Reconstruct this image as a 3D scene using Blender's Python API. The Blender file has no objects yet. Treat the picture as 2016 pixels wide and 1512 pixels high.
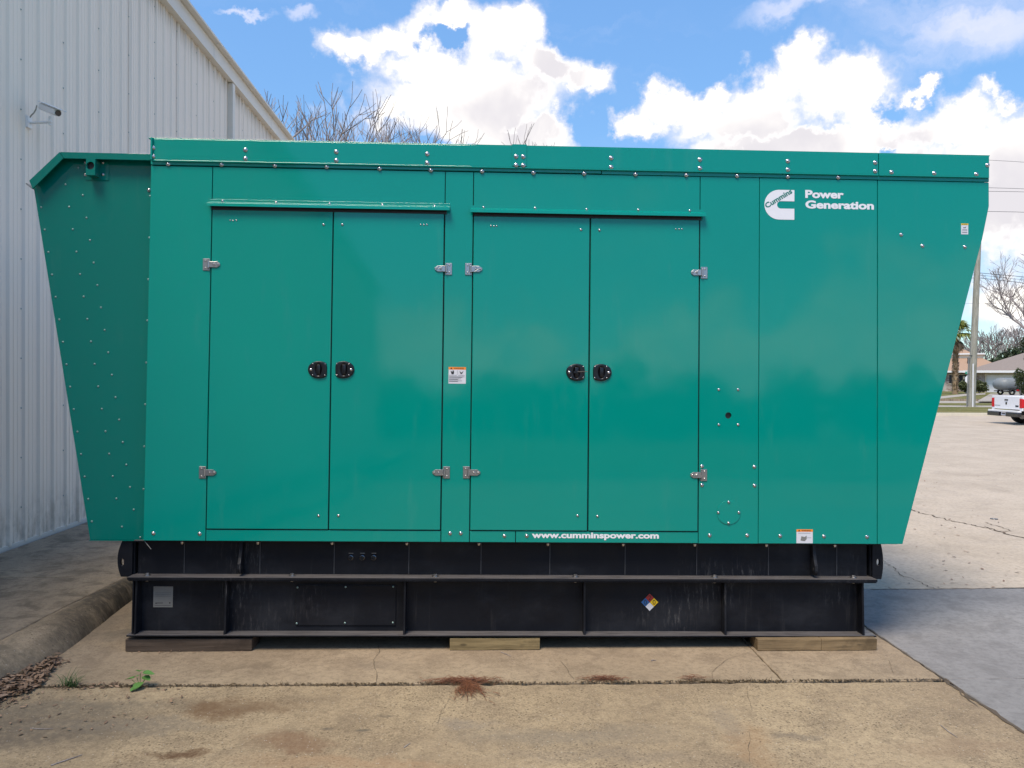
import bpy, bmesh, math, random
from mathutils import Vector, Matrix, Euler
random.seed(7)
S = bpy.context.scene
COL = S.collection
rad = math.radians

# ------------------------------------------------------------------ camera
F, CX, CY = 1514.0, 1008.0, 756.0            # focal length in photo pixels
EYE = Vector((0, 0, 1.65))
_u = Vector((0.005, -1, -13/1514.0)).normalized()          # world up in camera coords (right, down, forward)
_y = Vector((965-CX, 743.0-0.2-CY, F)); _y = (_y - _y.dot(_u)*_u).normalized()
_x = _y.cross(_u).normalized()
R_wc = Matrix((_x, _y, _u))                                 # camera coords -> world
def c2w(v): return R_wc @ Vector(v)
cam = bpy.data.cameras.new('camera'); cam_o = bpy.data.objects.new('camera', cam); COL.objects.link(cam_o)
cam.sensor_width = 36; cam.lens = F/2016*36; cam.clip_start = 0.05; cam.clip_end = 3000
r_, d_, f_ = c2w((1,0,0)), c2w((0,1,0)), c2w((0,0,1))
m = Matrix((r_, -d_, -f_)).transposed().to_4x4(); m.translation = EYE
cam_o.matrix_world = m
S.camera = cam_o

# ------------------------------------------------------------------ sun, sky, exposure
SUN_EL, SUN_AZ = rad(62), rad(-151)        # azimuth from +Y towards +X: sun stands to the left and behind
sun_dir = Vector((math.sin(SUN_AZ)*math.cos(SUN_EL), math.cos(SUN_AZ)*math.cos(SUN_EL), math.sin(SUN_EL)))
sun = bpy.data.lights.new('sun', 'SUN'); sun.energy = 1.9; sun.angle = rad(24); sun.color = (1.0, 0.87, 0.70)
sun_o = bpy.data.objects.new('sun', sun); COL.objects.link(sun_o)
sun_o.rotation_euler = sun_dir.to_track_quat('Z', 'Y').to_euler(); sun_o.location = (0, 0, 40)
S.view_settings.view_transform = 'Standard'; S.view_settings.look = 'None'
S.view_settings.exposure = 1.28; S.view_settings.gamma = 1; S.view_settings.use_curve_mapping = False

W = bpy.data.worlds.new('World'); S.world = W; W.use_nodes = True
def build_world():
    nt = W.node_tree; N = nt.nodes; L = nt.links; N.clear()
    def math_(op, a, b=None, c=None, clamp=False):
        n = N.new('ShaderNodeMath'); n.operation = op; n.use_clamp = clamp
        for i, v in enumerate((a, b, c)):
            if v is None: continue
            if isinstance(v, (int, float)): n.inputs[i].default_value = v
            else: L.new(v, n.inputs[i])
        return n.outputs[0]
    def vm(op, a, b=None):
        n = N.new('ShaderNodeVectorMath'); n.operation = op
        for i, v in enumerate((a, b)):
            if v is None: continue
            if isinstance(v, (tuple, list)): n.inputs[i].default_value = v
            else: L.new(v, n.inputs[i])
        return n
    def sstep(v, lo, hi):
        n = N.new('ShaderNodeMapRange'); n.interpolation_type = 'SMOOTHSTEP'
        L.new(v, n.inputs[0]); n.inputs[1].default_value = lo; n.inputs[2].default_value = hi
        return n.outputs[0]
    def noise(vec, scale, detail=8, rough=.55, dist=0.0):
        n = N.new('ShaderNodeTexNoise'); L.new(vec, n.inputs['Vector'])
        n.inputs['Scale'].default_value = scale; n.inputs['Detail'].default_value = detail
        n.inputs['Roughness'].default_value = rough; n.inputs['Distortion'].default_value = dist
        return n.outputs['Fac']
    tc = N.new('ShaderNodeTexCoord'); d = vm('NORMALIZE', tc.outputs['Generated']).outputs[0]
    sp = N.new('ShaderNodeSeparateXYZ'); L.new(d, sp.inputs[0])
    az = math_('ARCTAN2', sp.outputs[0], sp.outputs[1]); el = math_('ARCSINE', sp.outputs[2])
    cb = N.new('ShaderNodeCombineXYZ'); L.new(az, cb.inputs[0]); L.new(el, cb.inputs[1]); ae0 = cb.outputs[0]
    wn = N.new('ShaderNodeTexNoise'); L.new(d, wn.inputs['Vector']); wn.inputs['Scale'].default_value = 9; wn.inputs['Detail'].default_value = 10; wn.inputs['Roughness'].default_value = .62
    wc = vm('SUBTRACT', wn.outputs['Color'], (.5, .5, .5)).outputs[0]; wc = vm('MULTIPLY', wc, (.16, .16, 0)).outputs[0]
    ae = vm('ADD', ae0, wc).outputs[0]
    n1 = noise(d, 4.0, 12, .6, .2); n2 = noise(d, 22.0, 9, .62)
    nn = math_('ADD', math_('MULTIPLY', n1, .7), math_('MULTIPLY', n2, .3))
    nz = math_('MULTIPLY', math_('SUBTRACT', nn, .5), 2.6)
    def dirpx(px, py):
        v = c2w((px-CX, py-CY, F)).normalized(); return math.atan2(v.x, v.y), math.asin(v.z)
    def blobs(lst):
        out = None
        for (px, py, rx, ry) in lst:
            a, e = dirpx(px, py); a1, _ = dirpx(px+rx, py); a0, _ = dirpx(px-rx, py)
            _, e1 = dirpx(px, py-ry); _, e0 = dirpx(px, py+ry)
            s = vm('SUBTRACT', ae, (a, e, 0)).outputs[0]
            s = vm('MULTIPLY', s, (2/(a1-a0), 2/abs(e1-e0), 0)).outputs[0]
            ln = vm('LENGTH', s).outputs[1]
            out = ln if out is None else math_('SMOOTH_MIN', out, ln, .25)
        return out
    pos = blobs([(705,98,62,36),(800,70,90,42),(880,36,85,44),(860,135,110,50),(975,80,75,62),(1025,62,50,55),(1075,128,95,52),
                 (1148,160,52,36),(930,200,190,52),(775,236,85,32),(950,262,240,40),(1085,245,72,32),
                 (1262,232,62,34),(1330,200,72,34),(1395,192,40,30),(1440,240,140,50),(1500,185,90,52),(1570,140,52,48),
                 (1645,190,105,60),(1700,225,95,60),(1815,172,42,18),(1895,235,110,55),(1975,190,40,36),(1600,288,300,40),
                 (2010,285,170,90),(1960,400,150,110),(2040,560,170,90),(1700,330,420,60)])
    neg = blobs([(868,72,44,16),(1757,212,34,22),(1762,285,26,10),(1182,262,34,30),(1150,60,60,60)])
    base = math_('SUBTRACT', 1.0, pos)
    base = math_('SUBTRACT', base, math_('MULTIPLY', sstep(neg, 1.5, .2), .85))
    dens_in = math_('ADD', math_('MULTIPLY', math_('MAXIMUM', base, -1.2), 1.15), math_('MULTIPLY', nz, 1.25))
    # the same weather all round: scattered cumulus above a low bank at the horizon
    low = sstep(math_('ADD', el, math_('MULTIPLY', math_('SUBTRACT', n1, .5), .75)), .20, .135)
    g = math_('ADD', math_('MULTIPLY', nz, 1.5), math_('ADD', math_('MULTIPLY', low, .95), math_('ADD', math_('MULTIPLY', sstep(el, .40, .75), .42), -.45)))
    inwin = math_('MULTIPLY', math_('MULTIPLY', sstep(az, -.72, -.62), sstep(az, .72, .62)), sstep(el, .66, .55))
    dens = math_('ADD', math_('MULTIPLY', g, math_('SUBTRACT', 1.0, inwin)), math_('MULTIPLY', dens_in, inwin))
    alpha = sstep(dens, -.28, .58)
    # thin high wisps, combed
    mp = N.new('ShaderNodeMapping'); mp.inputs['Scale'].default_value = (2.2, 9, 1); mp.inputs['Rotation'].default_value = (0, 0, rad(16))
    L.new(ae, mp.inputs[0]); w = noise(mp.outputs[0], 1.6, 8, .55, .6)
    wz = blobs([(1880,50,330,95),(1600,25,150,40),(590,8,45,22),(470,10,60,12)])
    wa = math_('MULTIPLY', sstep(wz, 1.25, .2), sstep(w, .22, .62)); wa = math_('MULTIPLY', wa, .85)
    wa2 = math_('MULTIPLY', sstep(w, .55, .85), .25)
    wa = math_('MAXIMUM', wa, wa2)
    sky = N.new('ShaderNodeTexSky'); sky.sky_type = 'NISHITA'; sky.sun_disc = False
    sky.sun_elevation = SUN_EL; sky.sun_rotation = SUN_AZ % (2*math.pi)
    sky.air_density = 1.0; sky.dust_density = .15; sky.ozone_density = 1.6
    def mix(f, a, b):
        n = N.new('ShaderNodeMix'); n.data_type = 'RGBA'
        if isinstance(f, float): n.inputs[0].default_value = f
        else: L.new(f, n.inputs[0])
        for i, v in ((6, a), (7, b)):
            if isinstance(v, tuple): n.inputs[i].default_value = v
            else: L.new(v, n.inputs[i])
        return n.outputs[2]
    gain = N.new('ShaderNodeMix'); gain.data_type = 'RGBA'; gain.blend_type = 'MULTIPLY'; gain.inputs[0].default_value = 1
    L.new(sky.outputs[0], gain.inputs[6]); gain.inputs[7].default_value = (SKYG[0], SKYG[1], SKYG[2], 1)
    fall = N.new('ShaderNodeVectorMath'); fall.operation = 'SCALE'; L.new(gain.outputs[2], fall.inputs[0])
    fm = N.new('ShaderNodeMapRange'); fm.interpolation_type = 'SMOOTHSTEP'; L.new(el, fm.inputs[0]); fm.inputs[1].default_value = .05; fm.inputs[2].default_value = .6; fm.inputs[3].default_value = .62; fm.inputs[4].default_value = 1.0; L.new(fm.outputs[0], fall.inputs[3])
    c = mix(wa, fall.outputs[0], (3.6, 3.7, 4.5, 1))
    # cloud body: white, lavender grey undersides
    n3 = noise(d, 4.2, 6, .5, .3)
    shade = math_('MULTIPLY', sstep(n3, .50, .66), sstep(dens, .25, .8))
    shade = math_('MULTIPLY', shade, .75)
    cc = mix(shade, (5.6, 5.4, 5.05, 1), (2.75, 2.65, 3.0, 1))
    cc = mix(sstep(dens, .75, .10), cc, (3.7, 3.75, 4.25, 1))
    c = mix(alpha, c, cc)
    bg = N.new('ShaderNodeBackground'); bg.inputs['Strength'].default_value = .1; L.new(c, bg.inputs['Color'])
    out = N.new('ShaderNodeOutputWorld'); L.new(bg.outputs[0], out.inputs[0])
SKYG = (.76, .98, 1.10)
build_world()

# ------------------------------------------------------------------ measuring helpers (photo ray -> a real plane)
def ray(px, py): return c2w((px-CX, py-CY, F))
def G(px, py, z=0.0):
    d = ray(px, py); t = (z-EYE.z)/d.z; return EYE + d*t
def WY(px, py, y):
    d = ray(px, py); return EYE + d*(y/d.y)
def WX(px, py, x):
    d = ray(px, py); return EYE + d*(x/d.x)
# generator frame: faces the camera, leans back a little on its blocks
_h = Vector((47500, 536, F)).normalized(); _v = Vector((647, -71800, F)); _v = (_v-_v.dot(_h)*_h).normalized()
GX, GZ = c2w(_h), c2w(_v); GYv = GZ.cross(GX)
GO = G(1008, 1281)
GM = Matrix((GX, GYv, GZ)).transposed().to_4x4(); GM.translation = GO
GMi = GM.inverted()
def fp(px, py, d=0.0):
    o = GMi @ EYE; e = GMi.to_3x3() @ ray(px, py); t = (d-o.y)/e.y; p = o+e*t
    return p.x, p.z
def FX(a, b, d=0.0): return (fp(*a, d)[0]+fp(*b, d)[0])/2
def FZ(a, b, d=0.0): return (fp(*a, d)[1]+fp(*b, d)[1])/2

# ------------------------------------------------------------------ materials
def newmat(name):
    mt = bpy.data.materials.new(name); mt.use_nodes = True
    nt = mt.node_tree; b = nt.nodes['Principled BSDF']; return mt, nt, b
class NB:
    def __init__(s, nt): s.nt = nt; s.N = nt.nodes; s.L = nt.links; s.tc = s.N.new('ShaderNodeTexCoord'); s.obj = s.tc.outputs['Object']
    def val(s, inp, v):
        if isinstance(v, (int, float)): inp.default_value = v
        elif isinstance(v, tuple): inp.default_value = v if len(v) != 3 or inp.type != 'RGBA' else (*v, 1)
        else: s.L.new(v, inp)
    def math(s, op, a, b=0.0, clamp=False):
        n = s.N.new('ShaderNodeMath'); n.operation = op; n.use_clamp = clamp; s.val(n.inputs[0], a); s.val(n.inputs[1], b); return n.outputs[0]
    def map(s, v, scale=(1,1,1), rot=(0,0,0), loc=(0,0,0)):
        n = s.N.new('ShaderNodeMapping'); s.L.new(v, n.inputs[0]); n.inputs['Scale'].default_value = scale
        n.inputs['Rotation'].default_value = rot; n.inputs['Location'].default_value = loc; return n.outputs[0]
    def noise(s, v, scale, detail=5, rough=.55, dist=0.0):
        n = s.N.new('ShaderNodeTexNoise'); s.L.new(v, n.inputs['Vector'])
        n.inputs['Scale'].default_value = scale; n.inputs['Detail'].default_value = detail
        n.inputs['Roughness'].default_value = rough; n.inputs['Distortion'].default_value = dist; return n.outputs['Fac']
    def vor(s, v, scale):
        n = s.N.new('ShaderNodeTexVoronoi'); s.L.new(v, n.inputs['Vector']); n.inputs['Scale'].default_value = scale; return n
    def ss(s, v, lo, hi, a=0.0, b=1.0):
        n = s.N.new('ShaderNodeMapRange'); n.interpolation_type = 'SMOOTHSTEP'; s.val(n.inputs[0], v)
        n.inputs[1].default_value = lo; n.inputs[2].default_value = hi; n.inputs[3].default_value = a; n.inputs[4].default_value = b; return n.outputs[0]
    def mix(s, f, a, b, blend='MIX'):
        n = s.N.new('ShaderNodeMix'); n.data_type = 'RGBA'; n.blend_type = blend; s.val(n.inputs[0], f)
        for i, v in ((6, a), (7, b)): s.val(n.inputs[i], (*v, 1) if isinstance(v, tuple) and len(v) == 3 else v)
        return n.outputs[2]
    def bump(s, h, strength, dist, b):
        n = s.N.new('ShaderNodeBump'); n.inputs['Strength'].default_value = strength; n.inputs['Distance'].default_value = dist
        s.L.new(h, n.inputs['Height']); s.L.new(n.outputs[0], b.inputs['Normal']); return n
    def blob(s, v, c, r):
        a = s.N.new('ShaderNodeVectorMath'); a.operation = 'SUBTRACT'; s.L.new(v, a.inputs[0]); a.inputs[1].default_value = (c[0], c[1], 0)
        m_ = s.N.new('ShaderNodeVectorMath'); m_.operation = 'MULTIPLY'; s.L.new(a.outputs[0], m_.inputs[0]); m_.inputs[1].default_value = (1/r[0], 1/r[1], 0)
        l = s.N.new('ShaderNodeVectorMath'); l.operation = 'LENGTH'; s.L.new(m_.outputs[0], l.inputs[0]); return l.outputs[1]
def plain(name, col, rough=.5, metal=0.0, var=.12, scale=8, bump=0.0, spec=None):
    mt, nt, b = newmat(name); q = NB(nt)
    n = q.noise(q.obj, scale, 6, .6)
    lo = tuple(c*(1-var) for c in col); hi = tuple(min(1, c*(1+var)) for c in col)
    nt.links.new(q.mix(n, lo, hi), b.inputs['Base Color'])
    b.inputs['Roughness'].default_value = rough; b.inputs['Metallic'].default_value = metal
    if spec is not None: b.inputs['Specular IOR Level'].default_value = spec
    if bump: q.bump(q.noise(q.obj, scale*6, 4), bump, .01, b)
    return mt
MAT = {}
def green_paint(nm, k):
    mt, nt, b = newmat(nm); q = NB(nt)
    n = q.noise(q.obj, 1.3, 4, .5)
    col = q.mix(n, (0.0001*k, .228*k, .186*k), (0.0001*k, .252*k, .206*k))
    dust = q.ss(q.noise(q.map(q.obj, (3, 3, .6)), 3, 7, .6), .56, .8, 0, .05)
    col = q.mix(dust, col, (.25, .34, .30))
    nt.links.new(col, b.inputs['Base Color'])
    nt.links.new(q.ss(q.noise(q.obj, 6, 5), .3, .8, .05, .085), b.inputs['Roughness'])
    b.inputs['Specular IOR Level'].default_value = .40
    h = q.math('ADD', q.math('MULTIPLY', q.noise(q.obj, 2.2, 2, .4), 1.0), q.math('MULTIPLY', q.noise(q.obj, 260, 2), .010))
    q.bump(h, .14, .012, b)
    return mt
MAT['green'] = green_paint('green_paint', 1.0)
MAT['green_hood'] = green_paint('darker_green_paint', .62)  # same green scaled darker, used on all hood parts
def black_steel():
    mt, nt, b = newmat('black_steel'); q = NB(nt)
    n = q.noise(q.obj, 2.5, 7, .65)
    col = q.mix(n, (.0028, .0034, .0060), (.008, .0095, .0145))
    col = q.mix(q.ss(q.noise(q.map(q.obj, (1.3, 1, 2)), 1.4, 6, .65), .46, .70, 0, .7), col, (.022, .024, .030))
    streak = q.ss(q.noise(q.map(q.obj, (14, 14, 1.2)), 1.5, 6, .7), .56, .78, 0, .4)
    col = q.mix(streak, col, (.045, .044, .046))
    scuff = q.math('MULTIPLY', q.ss(q.noise(q.obj, 1.6, 3), .55, .75), q.ss(q.noise(q.map(q.obj, (30, 30, 5)), 2, 6, .75), .5, .72))
    col = q.mix(q.math('MULTIPLY', scuff, .8), col, (.13, .125, .125))
    g = nt.nodes.new('ShaderNodeNewGeometry'); sx = nt.nodes.new('ShaderNodeSeparateXYZ'); nt.links.new(g.outputs['Normal'], sx.inputs[0])
    up = q.ss(sx.outputs[2], .6, .95)
    dirt = q.math('MULTIPLY', up, q.ss(q.noise(q.map(q.obj, (2, 20, 1)), 2.2, 7, .7), .15, .6))
    col = q.mix(q.math('MULTIPLY', dirt, .7), col, (.15, .14, .14))
    nt.links.new(col, b.inputs['Base Color']); b.inputs['Specular IOR Level'].default_value = .22
    nt.links.new(q.ss(q.noise(q.obj, 5, 5), .3, .7, .42, .65), b.inputs['Roughness'])
    q.bump(q.noise(q.obj, 40, 5), .15, .004, b)
    return mt
MAT['black'] = black_steel()
MAT['core'] = plain('inner_frame', (.004, .010, .010), .7)
MAT['seam'] = plain('dusty_weld', (.05,.052,.058), .7, 0, .4, 20)
MAT['steel'] = plain('stainless_steel', (.42, .41, .40), .33, 1.0, .1, 30)
MAT['zinc'] = plain('zinc_screw', (.50, .49, .50), .2, 1.0, .1, 60)
MAT['rivet'] = plain('rivet_steel', (.24, .34, .33), .4, .8, .1, 60)
MAT['white_decal'] = plain('white_vinyl', (.74, .74, .78), .35, 0, .03, 20)
MAT['logo_green'] = plain('logo_green_print', (.006, .16, .125), .35, 0, .03, 20)
MAT['label_white'] = plain('label_white', (.62, .63, .68), .4, 0, .03, 20)
MAT['label_grey'] = plain('label_silver', (.20, .20, .19), .4, 0.1, .15, 20)
MAT['orange'] = plain('label_orange', (.85, .25, .02), .4, 0, .03)
MAT['yellow'] = plain('label_yellow', (.80, .52, .01), .4, 0, .03)
MAT['red'] = plain('label_red', (.36, .02, .02), .4, 0, .05)
MAT['blue'] = plain('label_blue', (.015, .10, .30), .4, 0, .05)
MAT['ink'] = plain('black_ink', (.012, .012, .014), .5, 0, .05)
MAT['blackplastic'] = plain('black_plastic', (.0035, .0035, .0055), .32, 0, .1, 30)
MAT['rubber'] = plain('tyre_rubber', (.012, .012, .012), .8)

def siding():
    mt, nt, b = newmat('grey_metal_siding'); q = NB(nt)
    n = q.noise(q.map(q.obj, (1, 1.2, .15)), 1.6, 6, .6)
    col = q.mix(n, (.79, .71, .615), (.85, .775, .68))
    st = q.ss(q.noise(q.map(q.obj, (1, 22, .35)), 1.2, 5, .6), .55, .8, 0, .22)
    col = q.mix(st, col, (.25, .26, .235))
    at = nt.nodes.new('ShaderNodeAttribute'); at.attribute_name = 'top'; 
    drip = q.noise(q.map(q.obj, (1, 26, .5)), 1.3, 5, .7)
    dr = q.math('MULTIPLY', q.ss(at.outputs['Fac'], .25, 1.0), q.ss(drip, .35, .65))
    col = q.mix(q.math('MULTIPLY', dr, .75), col, (.10, .095, .07))
    nt.links.new(col, b.inputs['Base Color']); b.inputs['Roughness'].default_value = .5; b.inputs['Specular IOR Level'].default_value = .3
    sz = nt.nodes.new('ShaderNodeSeparateXYZ'); nt.links.new(q.obj, sz.inputs[0])
    basef = q.math('MULTIPLY', q.ss(sz.outputs[2], .75, .12), q.ss(q.noise(q.map(q.obj, (1, 4, 1.5)), 2, 6, .7), .35, .7))
    nt.links.new(q.mix(q.math('MULTIPLY', basef, .65), col, (.22, .18, .13)), b.inputs['Base Color'])
    q.bump(q.noise(q.obj, 3, 3), .12, .02, b)
    return mt
MAT['siding'] = siding()
MAT['trim'] = plain('pale_trim_metal', (.64, .62, .57), .4, 0, .08, 4)
MAT['roofmetal'] = plain('roof_metal', (.42, .43, .43), .4)

def stains_px():  # brown and grey stains with their own outline on the near slab: (photo px, radii m, colour, weight)
    return [((420,1400),(.17,.10),(.13,.075,.04),.8), ((470,1390),(.30,.10),(.15,.095,.055),.7), ((590,1460),(.20,.12),(.17,.10,.06),.75),
            ((330,1490),(.16,.05),(.10,.055,.03),.9), ((40,1440),(.60,.20),(.13,.105,.08),.85), ((150,1395),(.5,.12),(.15,.125,.095),.7),
            ((250,1430),(.45,.08),(.19,.16,.125),.5), ((1490,1475),(.10,.24),(.28,.18,.10),.55), ((1555,1445),(.12,.03),(.16,.13,.10),.6), ((1100,1450),(.55,.10),(.20,.165,.125),.6),
            ((900,1425),(.16,.08),(.21,.175,.14),.6), ((1890,1470),(.30,.10),(.24,.17,.11),.6), ((1180,1490),(.45,.08),(.20,.16,.12),.5),
            ((740,1310),(.16,.07),(.19,.15,.11),.6), ((500,1315),(.2,.05),(.17,.13,.09),.7), ((300,1250),(.35,.10),(.17,.15,.12),.6),
            ((200,1230),(.2,.28),(.17,.14,.11),.5), ((760,1410),(.04,.013),(.12,.095,.07),.9), ((645,1435),(.035,.014),(.11,.09,.07),.9), ((715,1438),(.04,.014),(.12,.10,.075),.9),
            ((1430,1420),(.07,.2),(.21,.17,.13),.5), ((700,1500),(.5,.07),(.30,.19,.11),.5)]
def concrete(name, c0, c1, stains=(), speck=.5, rough_bump=.3, blot=(.16,.12,.085), blotf=.35):
    mt, nt, b = newmat(name); q = NB(nt)
    g = nt.nodes.new('ShaderNodeNewGeometry'); P = g.outputs['Position']
    flat = q.map(P, (1, 1, 0))
    n1 = q.noise(flat, .9, 7, .6); n2 = q.noise(flat, 4.5, 8, .68, .4); n3 = q.noise(flat, 26, 6, .7)
    col = q.mix(q.ss(n1, .3, .7), c0, c1)
    col = q.mix(q.ss(n2, .44, .66, 0, min(.7, blotf*1.35)), col, blot)
    col = q.mix(q.ss(q.noise(flat, 1.7, 8, .72, .8), .50, .66, 0, .32), col, tuple(c*.62 for c in c0))
    col = q.mix(q.ss(n3, .44, .64, 0, .42), col, tuple(c*.60 for c in c0))
    n4 = q.noise(flat, 85, 4, .75); gritf = q.ss(q.noise(flat, 1.7, 5, .6), .38, .6, .35, 1.0)
    col = q.mix(q.math('MULTIPLY', q.ss(n4, .48, .66, 0, .85), q.math('MULTIPLY', gritf, min(1.0, speck*1.1))), col, tuple(c*.42 for c in c0))
    col = q.mix(q.math('MULTIPLY', q.ss(n4, .46, .32, 0, .5), min(1.0, speck*1.1)), col, tuple(min(1, c*1.4) for c in c1))
    v3 = q.vor(flat, 48); s3 = nt.nodes.new('ShaderNodeSeparateColor'); nt.links.new(v3.outputs['Color'], s3.inputs[0])
    col = q.mix(q.math('MULTIPLY', q.math('MULTIPLY', q.ss(v3.outputs['Distance'], .30, .18), q.ss(s3.outputs[2], .62, .66)), q.math('MULTIPLY', gritf, speck)), col, (.07, .052, .036))
    col = q.mix(q.ss(q.noise(flat, 11, 6, .7), .55, .78, 0, .3), col, tuple(min(1, c*1.35) for c in c1))
    warp = nt.nodes.new('ShaderNodeVectorMath'); warp.operation = 'MULTIPLY_ADD'
    nc = nt.nodes.new('ShaderNodeTexNoise'); nt.links.new(flat, nc.inputs['Vector']); nc.inputs['Scale'].default_value = 3.2; nc.inputs['Detail'].default_value = 9
    nc.inputs['Roughness'].default_value = .68
    cen = nt.nodes.new('ShaderNodeVectorMath'); cen.operation = 'SUBTRACT'; nt.links.new(nc.outputs['Color'], cen.inputs[0]); cen.inputs[1].default_value = (.5, .5, .5)
    nt.links.new(cen.outputs[0], warp.inputs[0]); warp.inputs[1].default_value = (.55, .45, 0); nt.links.new(flat, warp.inputs[2])
    for (pp, r, c, w) in stains:
        p = G(*pp)
        wv = warp.outputs[0] if r[0] > .08 else flat
        f = q.ss(q.blob(wv, p, r), 1.35, .35, 0, w)
        f = q.math('MULTIPLY', f, q.ss(n3, .25, .6, .45, 1.0))
        col = q.mix(f, col, c)
    v = q.vor(flat, 150); pit = q.ss(v.outputs['Distance'], .28, .16)
    pitm = q.math('MULTIPLY', pit, q.ss(q.noise(flat, 2.3, 5, .6), .42, .62)); 
    sel = nt.nodes.new('ShaderNodeSeparateColor'); nt.links.new(v.outputs['Color'], sel.inputs[0])
    pk = q.math('MULTIPLY', pitm, q.ss(sel.outputs[0], .55, .6))
    col = q.mix(q.math('MULTIPLY', pk, speck), col, (.05, .038, .028))
    v2 = q.vor(flat, 60); s2 = nt.nodes.new('ShaderNodeSeparateColor'); nt.links.new(v2.outputs['Color'], s2.inputs[0])
    lt = q.math('MULTIPLY', q.ss(v2.outputs['Distance'], .22, .12), q.ss(s2.outputs[1], .86, .88))
    col = q.mix(q.math('MULTIPLY', lt, speck), col, (.42, .38, .33))
    nt.links.new(col, b.inputs['Base Color']); b.inputs['Roughness'].default_value = .88; b.inputs['Specular IOR Level'].default_value = .25
    h = q.math('ADD', q.math('MULTIPLY', n3, .5), q.math('ADD', q.math('MULTIPLY', q.noise(flat, 120, 4, .7), .45), q.math('MULTIPLY', pk, -.8)))
    q.bump(h, rough_bump, .004, b)
    return mt
MAT['conc_near'] = concrete('worn_beige_concrete', (.265,.20,.13), (.38,.295,.19), stains_px(), .75, .55)
MAT['conc_mid'] = concrete('beige_concrete', (.27,.207,.14), (.35,.275,.19), stains_px(), .35, .3)
MAT['conc_grey'] = concrete('new_grey_concrete', (.215,.208,.205), (.26,.252,.248), (), .12, .15, (.165,.158,.155), .5)
MAT['conc_lot'] = concrete('pale_lot_concrete', (.41,.345,.27), (.49,.415,.33), (), .05, .15, (.36,.31,.26), .3)  # paler beige than the near slabs
MAT['conc_walk'] = concrete('dark_walk_concrete', (.27,.215,.155), (.34,.275,.20), (), .3, .4, (.08,.066,.05), .6)
MAT['conc_kerb'] = concrete('stained_kerb_concrete', (.30,.235,.16), (.37,.29,.20), [((245,1182),(.14,.5),(.04,.035,.028),.85),((190,1222),(.10,.40),(.06,.05,.04),.7),((140,1262),(.08,.25),(.07,.058,.045),.65),((95,1295),(.08,.2),(.09,.075,.055),.5),((30,1330),(.12,.15),(.10,.085,.065),.6)], .6, .5, (.09,.075,.055), .6)
MAT['dirt'] = concrete('joint_dirt', (.045,.033,.020), (.075,.055,.032), (), .6, .8)
MAT['crack'] = plain('crack_dirt', (.085,.064,.044), .95, 0, .3, 30)
def grassmat():
    mt, nt, b = newmat('lawn_grass'); q = NB(nt)
    g = nt.nodes.new('ShaderNodeNewGeometry'); P = g.outputs['Position']
    col = q.mix(q.ss(q.noise(P, .35, 6, .65), .35, .65), (.115,.125,.035), (.22,.19,.085))
    col = q.mix(q.ss(q.noise(P, 6, 5, .7), .35, .7, 0, .5), col, (.07,.085,.02))
    nt.links.new(col, b.inputs['Base Color']); b.inputs['Roughness'].default_value = .95; b.inputs['Specular IOR Level'].default_value = .1
    q.bump(q.noise(P, 14, 5, .8), .9, .05, b)
    return mt
MAT['grass'] = grassmat()
def barkmat(name, c0, c1):
    mt, nt, b = newmat(name); q = NB(nt)
    n = q.noise(q.map(q.obj, (6, 6, .8)), 2, 7, .7)
    nt.links.new(q.mix(q.ss(n, .35, .65), c0, c1), b.inputs['Base Color']); b.inputs['Roughness'].default_value = .9
    q.bump(n, .6, .02, b); return mt
MAT['bark'] = barkmat('grey_bark', (.17,.145,.14), (.34,.30,.29))
MAT['polewood'] = barkmat('weathered_pole_wood', (.22,.21,.165), (.36,.35,.30))
def leafmat(name, c0, c1, scale=3.0, trans=.0):
    mt, nt, b = newmat(name); q = NB(nt)
    oi = nt.nodes.new('ShaderNodeNewGeometry')
    f = q.math('ADD', q.math('MULTIPLY', oi.outputs['Random Per Island'], .6), q.math('MULTIPLY', q.noise(q.obj, scale, 3), .4))
    nt.links.new(q.mix(f, c0, c1), b.inputs['Base Color']); b.inputs['Roughness'].default_value = .6
    return mt
MAT['evergreen'] = leafmat('evergreen_leaves', (.014,.026,.010), (.05,.075,.022))
MAT['shrub'] = leafmat('shrub_leaves', (.03,.045,.012), (.10,.12,.035))
MAT['palmleaf'] = leafmat('palm_leaves', (.08,.12,.02), (.32,.32,.06))
MAT['palmdead'] = leafmat('dry_palm_leaves', (.16,.10,.055), (.32,.23,.13))
MAT['weed'] = leafmat('weed_leaves', (.06,.17,.03), (.12,.26,.06), 20)
MAT['tuft'] = leafmat('grass_blades', (.02,.05,.012), (.07,.13,.03), 20)
MAT['litter'] = leafmat('dry_leaves', (.045,.024,.015), (.40,.26,.17), 12)
MAT['needles'] = leafmat('pine_needles', (.10,.035,.018), (.26,.11,.055), 12)
MAT['moss'] = leafmat('joint_debris', (.03,.020,.010), (.12,.08,.04), 12)
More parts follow.
